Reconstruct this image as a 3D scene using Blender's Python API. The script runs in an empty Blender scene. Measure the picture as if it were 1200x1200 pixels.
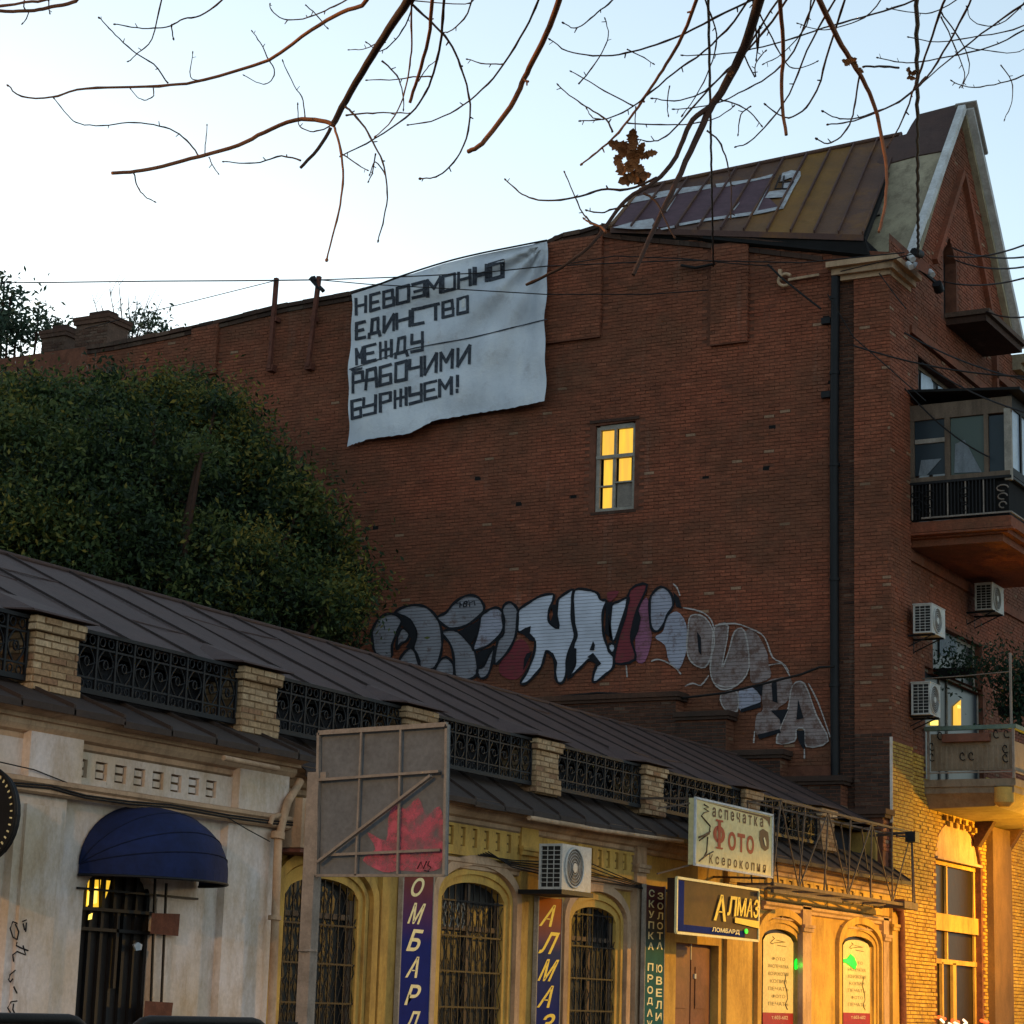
import bpy, bmesh, math, random
import numpy as np
from math import sin, cos, pi, radians
from mathutils import Vector, Matrix
from mathutils.geometry import tessellate_polygon
random.seed(7); RNG = np.random.default_rng(7)
scene = bpy.context.scene
# ------------------------------------------------------------------ camera
FOC = 2647.137; CAMZ = 1.45
YAW, PITCH, ROLL = radians(-29.30979), radians(12.33622), radians(1.79667)
_f = Vector((sin(YAW)*cos(PITCH), cos(YAW)*cos(PITCH), sin(PITCH)))
_r0 = Vector((cos(YAW), -sin(YAW), 0)); _u0 = _r0.cross(_f)
CR = _r0*cos(ROLL) + _u0*sin(ROLL); CU = -_r0*sin(ROLL) + _u0*cos(ROLL); CW = _f
CAM = Vector((0, 0, CAMZ))
cd = bpy.data.cameras.new('camera'); co = bpy.data.objects.new('camera', cd)
scene.collection.objects.link(co)
m = Matrix((CR, CU, -CW)).transposed().to_4x4(); m.translation = CAM; co.matrix_world = m
cd.sensor_fit = 'HORIZONTAL'; cd.sensor_width = 36; cd.lens = FOC*36/1200; cd.clip_end = 3000; cd.clip_start = .05
scene.camera = co
# ------------------------------------------------------------------ light
scene.view_settings.view_transform = 'Standard'; scene.view_settings.look = 'None'
scene.view_settings.gamma = 1; scene.view_settings.use_curve_mapping = False
scene.view_settings.exposure = 1.5
SUN_EL, SUN_AZ = radians(4.0), radians(-52)       # azimuth from +Y towards +X
w = bpy.data.worlds.new('World'); scene.world = w; w.use_nodes = True
nt = w.node_tree; bg = nt.nodes['Background']
sky = nt.nodes.new('ShaderNodeTexSky'); sky.sky_type = 'NISHITA'; sky.sun_disc = False
sky.sun_elevation = SUN_EL; sky.sun_rotation = SUN_AZ; sky.air_density = 1.0; sky.dust_density = 0.6; sky.ozone_density = 1.2
hs = nt.nodes.new('ShaderNodeHueSaturation'); hs.inputs['Saturation'].default_value = .45
nt.links.new(sky.outputs[0], hs.inputs['Color'])
mx = nt.nodes.new('ShaderNodeMixRGB'); mx.blend_type = 'MULTIPLY'; mx.inputs[0].default_value = 1
mx.inputs[2].default_value = (.86, 1.0, 1.12, 1)
nt.links.new(hs.outputs[0], mx.inputs[1]); nt.links.new(mx.outputs[0], bg.inputs['Color'])
bg.inputs['Strength'].default_value = 0.15
sl = bpy.data.lights.new('sun', 'SUN'); sl.energy = .02; sl.angle = radians(3); sl.color = (1, .85, .7)
so = bpy.data.objects.new('sun', sl); scene.collection.objects.link(so)
_d = Vector((sin(SUN_AZ)*cos(SUN_EL), cos(SUN_AZ)*cos(SUN_EL), sin(SUN_EL)))
so.rotation_euler = _d.to_track_quat('Z', 'Y').to_euler()

# ------------------------------------------------------------------ projection helpers (pixel of the 1200 px photo -> point on a real plane)
def ray(px, py): return CW + CR*((px-600)/FOC) + CU*((600-py)/FOC)
def onX(px, py, X): d = ray(px, py); return CAM + d*(X/d.x)
def onY(px, py, Y): d = ray(px, py); return CAM + d*(Y/d.y)
def onP(px, py, p0, n): d = ray(px, py); return CAM + d*((p0-CAM).dot(n)/d.dot(n))
def onD(px, py, D): return CAM + ray(px, py)*D
def pr(p):
    v = Vector(p)-CAM; z = v.dot(CW); return 600+FOC*v.dot(CR)/z, 600-FOC*v.dot(CU)/z, z
yx = lambda px, py, X=-14.0: onX(px, py, X).y
zx = lambda px, py, X=-14.0: onX(px, py, X).z
# ------------------------------------------------------------------ materials
MATS = {}
class NT:
    def __init__(s, name):
        s.m = bpy.data.materials.new(name); s.m.use_nodes = True; s.t = s.m.node_tree
        s.b = s.t.nodes['Principled BSDF']; MATS[name] = s.m
    def n(s, typ, **kw):
        x = s.t.nodes.new('ShaderNode'+typ)
        for k, v in kw.items():
            if k.startswith('_'): setattr(x, k[1:], v)
            else:
                kk = k.replace('__', ' ')
                x.inputs[int(kk[1:]) if kk[0] == 'i' and kk[1:].isdigit() else kk].default_value = v
        return x
    def l(s, a, b): s.t.links.new(a, b)
    def pos(s): return s.n('NewGeometry').outputs['Position']
    def noise(s, scale, detail=4, rough=.6, vec=None, stretch=None):
        v = vec or s.pos()
        if stretch:
            mp = s.n('Mapping'); mp.inputs['Scale'].default_value = stretch; s.l(v, mp.inputs[0]); v = mp.outputs[0]
        x = s.n('TexNoise', Scale=scale, Detail=detail, Roughness=rough); s.l(v, x.inputs['Vector']); return x.outputs['Fac']
    def ramp(s, fac, stops):
        r = s.n('ValToRGB'); e = r.color_ramp.elements
        while len(e) < len(stops): e.new(.5)
        for i, (p, c) in enumerate(stops): e[i].position = p; e[i].color = (*c, 1) if len(c) == 3 else c
        s.l(fac, r.inputs[0]); return r.outputs[0]
    def mix(s, fac, a, b, mode='MIX'):
        x = s.n('MixRGB', _blend_type=mode)
        for i, v in ((0, fac), (1, a), (2, b)):
            if hasattr(v, 'is_output'): s.l(v, x.inputs[i])
            else: x.inputs[i].default_value = v if i == 0 else ((*v, 1) if len(v) == 3 else v)
        return x.outputs[0]
    def bump(s, h, strength=.3, dist=.02):
        x = s.n('Bump', Strength=strength, Distance=dist); s.l(h, x.inputs['Height']); s.l(x.outputs[0], s.b.inputs['Normal'])
    def out(s, col, rough=.8, metal=0, spec=.3):
        if hasattr(col, 'is_output'): s.l(col, s.b.inputs['Base Color'])
        else: s.b.inputs['Base Color'].default_value = (*col, 1)
        s.b.inputs['Roughness'].default_value = rough; s.b.inputs['Metallic'].default_value = metal
        s.b.inputs['Specular IOR Level'].default_value = spec
        return s.m
def simple(name, col, var=.35, scale=3, rough=.75, metal=0, col2=None, bump=.2, stretch=None, spec=.3):
    s = NT(name); n1 = s.noise(scale, 6, .65, stretch=stretch); n2 = s.noise(scale*7, 3)
    c2 = col2 or tuple(v*(1-var) for v in col)
    c = s.mix(s.ramp(n1, [(.35, (0,)*3), (.68, (1,)*3)]), col, c2)
    c = s.mix(.35, c, s.ramp(n2, [(.3, (.55,)*3), (.7, (1.3,)*3)]), 'MULTIPLY')
    if bump: s.bump(n2, bump, .01)
    return s.out(c, rough, metal, spec)
def emis(name, col, st):
    s = NT(name); s.b.inputs['Emission Color'].default_value = (*col, 1); s.b.inputs['Emission Strength'].default_value = st
    return s.out(col, .5)
def brick_mat(name, stops, soot=.5, sootcol=(.03, .024, .02), lowsoot=None):
    s = NT(name); at = s.n('Attribute', _attribute_name='tint').outputs['Fac']
    c = s.ramp(at, stops)
    big = s.noise(.55, 5, .65); sm = s.noise(26, 3); st = s.noise(1.0, 4, .6, stretch=(2.5, 2.5, .28))
    c = s.mix(s.ramp(big, [(.42, (0,)*3), (.72, (soot,)*3)]), c, sootcol)
    c = s.mix(s.ramp(st, [(.62, (0,)*3), (.76, (.28,)*3)]), c, (.30, .24, .19))
    c = s.mix(.6, c, s.ramp(sm, [(.3, (.5,)*3), (.7, (1.35,)*3)]), 'MULTIPLY')
    pt = s.noise(.23, 9, .72, stretch=(.8, .8, 1.7)); c = s.mix(s.ramp(pt, [(.44, (0,)*3), (.60, (.55*soot*1.6,)*3)]), c, tuple(v*.8 for v in sootcol))
    fn_ = s.noise(3.2, 8, .8); c = s.mix(.55, c, s.ramp(fn_, [(.32, (.55,)*3), (.66, (1.35,)*3)]), 'MULTIPLY')
    s.bump(sm, .5, .01)
    return s.out(c, .9)
brick_mat('red_brick', [(0, (.18, .052, .028)), (.35, (.24, .067, .034)), (.75, (.295, .084, .042)), (.96, (.34, .105, .055)), (1, (.36, .21, .13))], .62, (.10, .058, .032))
simple('mortar', (.19, .072, .042), .5, 5, .95)
brick_mat('cream_brick', [(0, (.30, .17, .03)), (.5, (.48, .30, .045)), (1, (.58, .38, .08))], .35, (.16, .10, .05))
simple('cream_mortar', (.24, .15, .08), .4, 5, .95)
brick_mat('parapet_brick', [(0, (.30, .16, .085)), (.3, (.40, .25, .13)), (1, (.54, .38, .23))], .35, (.2, .1, .05))
brick_mat('smoky_brick', [(0, (.05, .022, .015)), (.6, (.11, .05, .03)), (1, (.16, .10, .07))], .6)
def plaster(name, a, b, dirt):
    s = NT(name); n1 = s.noise(.9, 6, .6); n2 = s.noise(1.7, 9, .78, stretch=(1.3, 1.3, .5)); n3 = s.noise(24, 4)
    c = s.mix(s.ramp(n1, [(.35, (0,)*3), (.65, (1,)*3)]), a, b)
    c = s.mix(s.ramp(n2, [(.46, (0,)*3), (.68, (.75,)*3)]), c, dirt)
    n4 = s.noise(7, 8, .75)
    c = s.mix(s.ramp(n4, [(.66, (0,)*3), (.70, (.8,)*3)]), c, tuple(v*.45 for v in dirt))
    c = s.mix(.35, c, s.ramp(n3, [(.3, (.7,)*3), (.7, (1.2,)*3)]), 'MULTIPLY')
    s.bump(n3, .35, .008); return s.out(c, .9)
plaster('white_plaster', (.68, .60, .57), (.54, .42, .30), (.36, .24, .13))
plaster('yellow_plaster', (.60, .375, .09), (.46, .275, .07), (.18, .10, .035))
plaster('trim_plaster', (.55, .37, .235), (.40, .26, .16), (.17, .105, .06))
plaster('beige_render', (.42, .36, .24), (.30, .25, .17), (.10, .075, .05))
plaster('dark_plaster', (.17, .10, .05), (.12, .07, .04), (.07, .04, .022))  # dark tone holds the pier's shade; also backs the frieze recesses
plaster('grey_stone', (.40, .38, .34), (.30, .28, .25), (.12, .10, .08))
plaster('balcony_panel', (.27, .21, .15), (.20, .15, .10), (.10, .065, .04))
def sheet(name, a, b, rust):
    s = NT(name); at = s.n('Attribute', _attribute_name='tint').outputs['Fac']
    n1 = s.noise(1.3, 6, .7); n2 = s.noise(30, 3)
    c = s.mix(at, a, b); c = s.mix(s.ramp(n1, [(.5, (0,)*3), (.75, (.6,)*3)]), c, rust)
    n3 = s.noise(2.6, 8, .8); c = s.mix(.6, c, s.ramp(n3, [(.32, (.6,)*3), (.66, (1.3,)*3)]), 'MULTIPLY')
    c = s.mix(.3, c, s.ramp(n2, [(.3, (.6,)*3), (.7, (1.3,)*3)]), 'MULTIPLY')
    if name == 'rusty_sheet': c = s.mix(s.ramp(s.noise(.8, 7, .75), [(.5, (0,)*3), (.66, (.6,)*3)]), c, (.22, .10, .025))
    s.bump(n3, .35, .03); return s.out(c, .7, .0, .2)
sheet('brown_sheet', (.074, .043, .037), (.088, .054, .046), (.07, .035, .025))
simple('dark_seam', (.042, .028, .025), .3, 5, .8)
sheet('rusty_sheet', (.095, .05, .042), (.24, .12, .025), (.05, .028, .022))
sheet('eave_sheet', (.044, .030, .025), (.060, .043, .035), (.05, .03, .022))
simple('dark_iron', (.007, .007, .009), .3, 6, .6)
simple('dark_void', (.010, .009, .009), .3, 3, .95)
simple('rusty_steel', (.16, .055, .035), .5, 9, .85)
simple('grey_steel', (.27, .225, .19), .35, 7, .7)
simple('truss_steel', (.13, .085, .06), .5, 9, .7)
simple('board_back', (.14, .145, .155), .25, 4, .75)
simple('white_trim', (.66, .66, .66), .25, 2.5, .8, col2=(.45, .44, .43))
simple('rail_paint', (.010, .010, .010), .4, 9, .6, spec=.2)
simple('canvas_blue', (.007, .017, .078), .45, 3, .85)
simple('canvas_seam', (.004, .009, .04), .3, 5, .9)
simple('ac_white', (.52, .51, .48), .25, 4, .5)
simple('ac_dark', (.02, .02, .02), .3, 6, .6)
simple('ac_fan', (.11, .10, .095), .3, 6, .6)
simple('cable', (.012, .010, .010), .3, 9, .7)
simple('old_wood', (.17, .12, .085), .45, 6, .85, stretch=(1, 1, .2))
simple('pale_wood', (.36, .32, .27), .4, 6, .8)
simple('dark_door', (.028, .020, .017), .5, 4, .6, stretch=(3, 3, .3))
simple('red_door', (.20, .075, .045), .45, 2.5, .55)
simple('green_paint', (.14, .20, .16), .35, 5, .6)
simple('sign_cream', (.72, .60, .30), .12, 2, .6, bump=0)
simple('sign_brown', (.075, .03, .015), .3, 6, .6, bump=0)
simple('sign_red', (.42, .035, .012), .2, 6, .6, bump=0)
simple('sign_yellow', (.78, .56, .06), .15, 6, .5, bump=0)
simple('sign_pale', (.80, .72, .40), .15, 6, .5, bump=0)
simple('sign_panel', (.075, .032, .012), .6, 2.2, .7, bump=0)
simple('sign_blue', (.004, .022, .17), .3, 3, .8, bump=0, spec=.05)
simple('poster_paper', (.66, .55, .26), .12, 3, .45, bump=0)
simple('poster_red', (.30, .015, .010), .2, 3, .45, bump=0)
simple('poster_ink', (.22, .19, .10), .3, 12, .6, bump=0)
simple('poster_white', (.7, .6, .5), .2, 12, .6, bump=0)
simple('asphalt', (.05, .05, .052), .3, 2, .9)
simple('paving', (.16, .15, .14), .3, 2, .9)
simple('soil', (.07, .06, .045), .4, .8, .95)
simple('bark_dark', (.065, .032, .021), .4, 14, .85)
simple('bark_warm', (.28, .105, .045), .45, 14, .85)  # lamp warmth is put into this bark colour
simple('dry_leaf', (.22, .085, .025), .5, 20, .8)
simple('curtain', (.20, .23, .26), .4, 6, .8, stretch=(1, 4, .3))
simple('tape_black', (.016, .019, .030), .4, 16, .8, bump=0, col2=(.07, .08, .10))
simple('spray_black', (.008, .009, .014), .3, 8, .8, bump=0)
simple('stencil_black', (.035, .025, .022), .3, 8, .8, bump=0)
def vgrad(name, z0, z1, c0, c1, c2=None):
    s = NT(name); sp = s.n('SeparateXYZ'); s.l(s.pos(), sp.inputs[0])
    mr = s.n('MapRange'); mr.inputs['From Min'].default_value = z0; mr.inputs['From Max'].default_value = z1
    s.l(sp.outputs['Z'], mr.inputs['Value'])
    st = [(0, c0), (1, c1)] if not c2 else [(0, c0), (.55, c1), (1, c2)]
    n = s.noise(5, 4); c = s.mix(.3, s.ramp(mr.outputs[0], st), s.ramp(n, [(.3, (.6,)*3), (.7, (1.3,)*3)]), 'MULTIPLY')
    return s.out(c, .8, 0, .05)
vgrad('pawn_print', 1.2, 2.9, (.006, .018, .15), (.007, .018, .14), (.19, .05, .035))
vgrad('gold_print', 1.4, 2.75, (.008, .018, .12), (.03, .04, .10), (.42, .12, .02))
vgrad('buy_print', 1.4, 2.9, (.02, .10, .10), (.03, .10, .09), (.10, .03, .03))
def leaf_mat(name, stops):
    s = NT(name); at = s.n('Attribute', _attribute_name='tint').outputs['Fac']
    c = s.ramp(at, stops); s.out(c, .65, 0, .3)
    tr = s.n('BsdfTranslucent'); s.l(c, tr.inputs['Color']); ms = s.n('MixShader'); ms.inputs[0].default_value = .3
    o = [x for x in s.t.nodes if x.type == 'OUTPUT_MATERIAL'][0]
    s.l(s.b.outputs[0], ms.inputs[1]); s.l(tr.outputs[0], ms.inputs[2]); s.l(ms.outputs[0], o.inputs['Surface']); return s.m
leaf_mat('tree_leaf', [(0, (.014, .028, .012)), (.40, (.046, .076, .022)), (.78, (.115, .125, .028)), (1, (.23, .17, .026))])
leaf_mat('far_leaf', [(0, (.03, .06, .04)), (.6, (.07, .10, .06)), (1, (.13, .13, .06))])
leaf_mat('plant_leaf', [(0, (.010, .03, .016)), (1, (.035, .07, .03))])
def spray(name, col, fade, dark=.25):
    s = NT(name); sp = s.n('SeparateXYZ'); s.l(s.pos(), sp.inputs[0])
    n = s.noise(9, 3); md = s.n('Math', _operation='MULTIPLY', i1=1/.0695); s.l(sp.outputs['Z'], md.inputs[0])
    ad = s.n('Math', _operation='ADD'); mm = s.n('Math', _operation='MULTIPLY', i1=.35); s.l(n, mm.inputs[0]); s.l(md.outputs[0], ad.inputs[0]); s.l(mm.outputs[0], ad.inputs[1])
    fr = s.n('Math', _operation='FRACT'); s.l(ad.outputs[0], fr.inputs[0])
    groove = s.ramp(fr.outputs[0], [(0, (0,)*3), (.16, (1,)*3), (.84, (1,)*3), (1, (0,)*3)])
    c = s.mix(groove, tuple(v*dark for v in col), col)
    n2 = s.noise(4, 7, .75); c = s.mix(s.ramp(n2, [(fade-.08, (0,)*3), (fade+.05, (.8,)*3)]), c, (.10, .045, .03))
    c = s.mix(.5, c, s.ramp(s.noise(1.2, 3), [(.3, (.6,)*3), (.7, (1.25,)*3)]), 'MULTIPLY')
    return s.out(c, .7)
spray('silver_dark', (.27, .265, .30), .62); spray('silver_bright', (.58, .60, .70), .70, .35); spray('silver_faded', (.27, .21, .20), .54)
spray('maroon_spray', (.20, .03, .04), .60); spray('pink_spray', (.28, .10, .17), .58); spray('silver_pale', (.36, .36, .44), .6)
spray('outline_pale', (.42, .37, .35), .62)
def cloth():
    s = NT('banner_cloth'); n1 = s.noise(.9, 5, .6, stretch=(1, 1, .6)); n2 = s.noise(3.5, 6, .7); n3 = s.noise(60, 2)
    c = s.ramp(n1, [(.3, (.47, .51, .58)), (.5, (.60, .63, .69)), (.7, (.72, .73, .75))])
    c = s.mix(s.ramp(n2, [(.55, (0,)*3), (.8, (.55,)*3)]), c, (.30, .27, .29))
    s.bump(n2, .5, .05); return s.out(c, .85)
cloth()
def glass(name, tint, rough=.05, sp=.9):
    s = NT(name); n = s.noise(1.5, 3); s.bump(n, .12, .05); s.out(tint, rough, 0, sp); return s.m
glass('dark_glass', (.012, .014, .016), .3, .15); glass('blue_glass', (.022, .034, .044), .3, .2); glass('green_glass', (.06, .085, .075), .4, .3); glass('shop_glass', (.025, .018, .010), .3, .12)
simple('pale_glass', (.34, .42, .52), .3, 3, .3, spec=.8)
simple('roof_paint_white', (.50, .52, .54), .4, 5, .8, col2=(.30, .27, .27)); simple('roof_paint_maroon', (.115, .062, .075), .3, 5, .8)
def curtain_emit(name, top, bot, z0, z1, st):
    s = NT(name); sp = s.n('SeparateXYZ'); s.l(s.pos(), sp.inputs[0])
    n = s.noise(2.2, 3, .5, stretch=(4, 4, .5)); c = s.ramp(n, [(.3, bot), (.65, top)])
    s.l(c, s.b.inputs['Emission Color']); s.b.inputs['Emission Strength'].default_value = st
    return s.out((.2, .15, .05), .8)
curtain_emit('lit_curtain', (1.0, .58, .045), (.80, .42, .06), 11, 13, .40)
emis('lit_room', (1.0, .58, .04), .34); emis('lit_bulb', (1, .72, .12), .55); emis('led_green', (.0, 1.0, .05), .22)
emis('red_light', (1, .10, .02), .5); emis('white_light', (1, .75, .5), .6); emis('lamp_glow', (1.0, .42, .06), 20)
# ------------------------------------------------------------------ object helpers
COL = scene.collection
ORI = {}
def thing(name, label, cat, loc=(0, 0, 0), group=None):
    o = bpy.data.objects.new(name, None); COL.objects.link(o); o.location = loc; o.empty_display_size = .2
    o['label'] = label; o['category'] = cat; ORI[o.name] = Vector(loc)
    if group: o['group'] = group
    return o
def tag(o, label, cat, group=None):
    o['label'] = label; o['category'] = cat
    if group: o['group'] = group
    return o
SPLIT = set('outrigger bracket gutter facade_cable crossbar paint_black paint_highlight wall_cable pipe_bracket insulator bulb red_bulb white_bulb socket_hole curtain sky_pane lit_pane painted_lettering panel_bracket string_course dentil_course belt_moulding plinth back_wall side_wall gable_trim gable_moulding front_glazing clothes_pole dashes camera_glint lit_curtain bolt step_coping corner_cornice rear_flank scrawl brown_lettering'.split())
class MB:
    def __init__(s): s.v = []; s.f = []; s.t = []; s.m = []; s.sm = []; s.g = []; s.gid = 0; s.lock = False
    def face(s, pts, t=.5, m=0, sm=False):
        b = len(s.v); s.v += [tuple(p) for p in pts]; s.gid += not s.lock; s.g.append(s.gid); s.f.append(tuple(range(b, b+len(pts)))); s.t.append(t); s.m.append(m); s.sm.append(sm)
    def idx(s, pts, faces, t=.5, m=0, sm=False):
        b = len(s.v); s.v += [tuple(p) for p in pts]; s.gid += not s.lock
        for f in faces: s.g.append(s.gid); s.f.append(tuple(b+i for i in f)); s.t.append(t); s.m.append(m); s.sm.append(sm)
    def box(s, lo, hi, t=.5, m=0):
        x0, y0, z0 = lo; x1, y1, z1 = hi
        s.idx([(x0,y0,z0),(x1,y0,z0),(x1,y1,z0),(x0,y1,z0),(x0,y0,z1),(x1,y0,z1),(x1,y1,z1),(x0,y1,z1)],
              [(0,3,2,1),(4,5,6,7),(0,1,5,4),(1,2,6,5),(2,3,7,6),(3,0,4,7)], t, m)
    def hexa(s, p, t=.5, m=0):  # 8 points: bottom 4, top 4
        s.idx(p, [(0,3,2,1),(4,5,6,7),(0,1,5,4),(1,2,6,5),(2,3,7,6),(3,0,4,7)], t, m)
    def bar(s, a, b, w, h=None, t=.5, m=0, up=(0, 0, 1)):
        a = Vector(a); b = Vector(b); d = (b-a).normalized(); h = h or w; u = Vector(up)
        if abs(d.dot(u)) > .98: u = Vector((0, 1, 0))
        r = d.cross(u).normalized(); u = r.cross(d)
        q = [r*sx*w/2+u*sy*h/2 for sx, sy in ((-1,-1),(1,-1),(1,1),(-1,1))]
        s.idx([a+k for k in q]+[b+k for k in q], [(0,3,2,1),(4,5,6,7),(0,1,5,4),(1,2,6,5),(2,3,7,6),(3,0,4,7)], t, m)
    def tube(s, pts, r, n=6, t=.5, m=0, cap=True):
        P = [Vector(p) for p in pts]; R = r if isinstance(r, (list, tuple)) else [r]*len(P)
        vs = []; ref = Vector((.3, .2, .93)).normalized()
        for i, p in enumerate(P):
            d = (P[min(i+1, len(P)-1)]-P[max(i-1, 0)]).normalized()
            a = d.cross(ref)
            if a.length < .05: a = d.cross(Vector((1, 0, 0)))
            a.normalize(); b = d.cross(a)
            vs += [p+(a*cos(2*pi*k/n)+b*sin(2*pi*k/n))*R[i] for k in range(n)]
        fs = [(i*n+k, i*n+(k+1) % n, (i+1)*n+(k+1) % n, (i+1)*n+k) for i in range(len(P)-1) for k in range(n)]
        s.idx(vs, fs, t, m, True)
        s.lock = True
        if cap: s.face(vs[:n], t, m); s.face(vs[-n:][::-1], t, m)
        s.lock = False
    def loft(s, prof, a0, a1, t=.5, m=0):  # profile of (x,z) run along Y
        pts = [(x, a0, z) for x, z in prof]+[(x, a1, z) for x, z in prof]; k = len(prof)
        s.idx(pts, [(i, i+1, k+i+1, k+i) for i in range(k-1)]+[tuple(range(k))[::-1], tuple(range(k, 2*k))], t, m)
    def poly(s, pts, t=.5, m=0):
        tr = tessellate_polygon([[Vector(p) for p in pts]]); s.idx(pts, [tuple(x) for x in tr], t, m)
    def prism(s, pts, d, t=.5, m=0):  # solid plate: planar outline pushed by vector d
        P = [Vector(p) for p in pts]; Q = [p+Vector(d) for p in P]; n = len(P)
        tr = tessellate_polygon([P]); s.idx(P+Q, [tuple(x) for x in tr]+[tuple(i+n for i in x[::-1]) for x in tr]+[(i, (i+1) % n, n+(i+1) % n, n+i) for i in range(n)], t, m)
    def build(s, name, mats, parent=None, link=True):
        me = bpy.data.meshes.new(name)
        org = Vector((0, 0, 0)); q = parent
        while q is not None: org += q.location; q = q.parent
        V = [(a-org.x, b-org.y, c-org.z) for a, b, c in s.v]
        me.from_pydata(V, [], s.f)
        at = me.attributes.new('tint', 'FLOAT', 'FACE'); at.data.foreach_set('value', s.t)
        if isinstance(mats, str): mats = [mats]
        if link and name in SPLIT and len(set(s.g)) > 1:
            bpy.data.meshes.remove(me); last = None
            for gi in sorted(set(s.g)):
                q_ = MB(); ii = [i for i, x in enumerate(s.g) if x == gi]; mp = {}
                for i in ii:
                    for vi in s.f[i]:
                        if vi not in mp: mp[vi] = len(q_.v); q_.v.append(s.v[vi])
                q_.f = [tuple(mp[vi] for vi in s.f[i]) for i in ii]; q_.t = [s.t[i] for i in ii]; q_.m = [s.m[i] for i in ii]; q_.sm = [s.sm[i] for i in ii]; q_.g = [1]*len(ii)
                last = q_.build(name, mats, parent)
            return last
        for k in mats: me.materials.append(MATS[k])
        me.polygons.foreach_set('material_index', s.m); me.polygons.foreach_set('use_smooth', s.sm)
        me.update()
        if not link: return me
        o = bpy.data.objects.new(name, me); COL.objects.link(o)
        if parent is not None: o.parent = parent
        return o
def structure(o): o['kind'] = 'structure'; return o
def stuff(o): o['kind'] = 'stuff'; return o
def part(name, mats, parent, fn, label=None):
    b = MB(); fn(b); o = b.build(name, mats, parent)
    if label: o['label'] = label
    return o
# wall with openings. axis 'X': plane X=const, u=Y ; axis 'Y': plane Y=const, u=X.  depth goes inwards
def wall(b, axis, c, ubreaks, zb, top, openings=(), rev=.25, m=0, mr=None, t=.5):
    mr = m if mr is None else mr
    P = (lambda u, z, d=0: (c-d, u, z)) if axis == 'X' else (lambda u, z, d=0: (u, c+d, z))
    br = set(ubreaks)
    for o in openings:
        n = o.get('n', 1)
        for i in range(n+1): br.add(o['u0']+(o['u1']-o['u0'])*i/n)
    br = sorted(br)
    T = top if callable(top) else (lambda u: top)
    for a, e in zip(br[:-1], br[1:]):
        if e-a < 1e-6: continue
        mid = (a+e)/2; segs = [(lambda u: zb, T)]
        for o in sorted([o for o in openings if o['u0'] < mid < o['u1']], key=lambda o: o['z0']):
            lo, hi = segs.pop()
            segs.append((lo, (lambda u, z=o['z0']: z))); segs.append((o['top'], hi))
        for lo, hi in segs:
            if max(hi(a)-lo(a), hi(e)-lo(e)) < 1e-4: continue
            b.face([P(a, lo(a)), P(e, lo(e)), P(e, hi(e)), P(a, hi(a))], t, m)
    for o in openings:
        n = o.get('n', 1); us = [o['u0']+(o['u1']-o['u0'])*i/n for i in range(n+1)]; r = o.get('rev', rev)
        for i in range(n): b.face([P(us[i], o['top'](us[i])), P(us[i+1], o['top'](us[i+1])), P(us[i+1], o['top'](us[i+1]), r), P(us[i], o['top'](us[i]), r)], t, mr)
        for u in (us[0], us[-1]): b.face([P(u, o['z0']), P(u, o['top'](u)), P(u, o['top'](u), r), P(u, o['z0'], r)], t, mr)
        b.face([P(us[0], o['z0']), P(us[-1], o['z0']), P(us[-1], o['z0'], r), P(us[0], o['z0'], r)], t, mr)
def arch(u0, u1, zs, zt, z0=0.0, n=14, rev=.25):   # elliptical arched opening
    c = (u0+u1)/2; h = (u1-u0)/2
    return dict(u0=u0, u1=u1, z0=z0, n=n, rev=rev, top=lambda u: zs+(zt-zs)*math.sqrt(max(0, 1-((u-c)/h)**2)))
def rect(u0, u1, z0, z1, rev=.2): return dict(u0=u0, u1=u1, z0=z0, n=1, rev=rev, top=lambda u: z1)
# bricks: individual boxes standing proud of the mortar plane
BL, BH, GAP, CRS = .222, .0595, .010, .0695
_bm = {}
def brick_mesh(mat, k, L=BL):
    key = (mat, k, round(L, 2))
    if key not in _bm:
        b = MB(); e = .004; h = BH
        b.idx([(0,0,0),(L,0,0),(L,0,h),(0,0,h),(e,-.03,e),(L-e,-.03,e),(L-e,-.03,h-e),(e,-.03,h-e)],
              [(4,5,6,7),(0,1,5,4),(1,2,6,5),(2,3,7,6),(3,0,4,7)], k/5)
        _bm[key] = b.build('brick', mat, link=False)
    return _bm[key]
def bricks(axis, c, u0, u1, z0, z1, inside, tintf=None, L=BL, proud=.012):
    out = []; r0 = int(round(z0/CRS)); r1 = int(z1/CRS)
    for r in range(r0, r1):
        z = r*CRS; off = (r % 2)*L/2; u = u0-L+off
        while u < u1:
            a, e = max(u, u0), min(u+L-GAP, u1); u += L
            if e-a < .03: continue
            if not inside((a+e)/2, z+BH/2, a, e, z): continue
            t = tintf((a+e)/2, z) if tintf else random.random()
            out.append((a, e, z, min(1, max(0, t)), c, axis, proud*random.uniform(.35, 1.35)))
    return out
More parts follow.
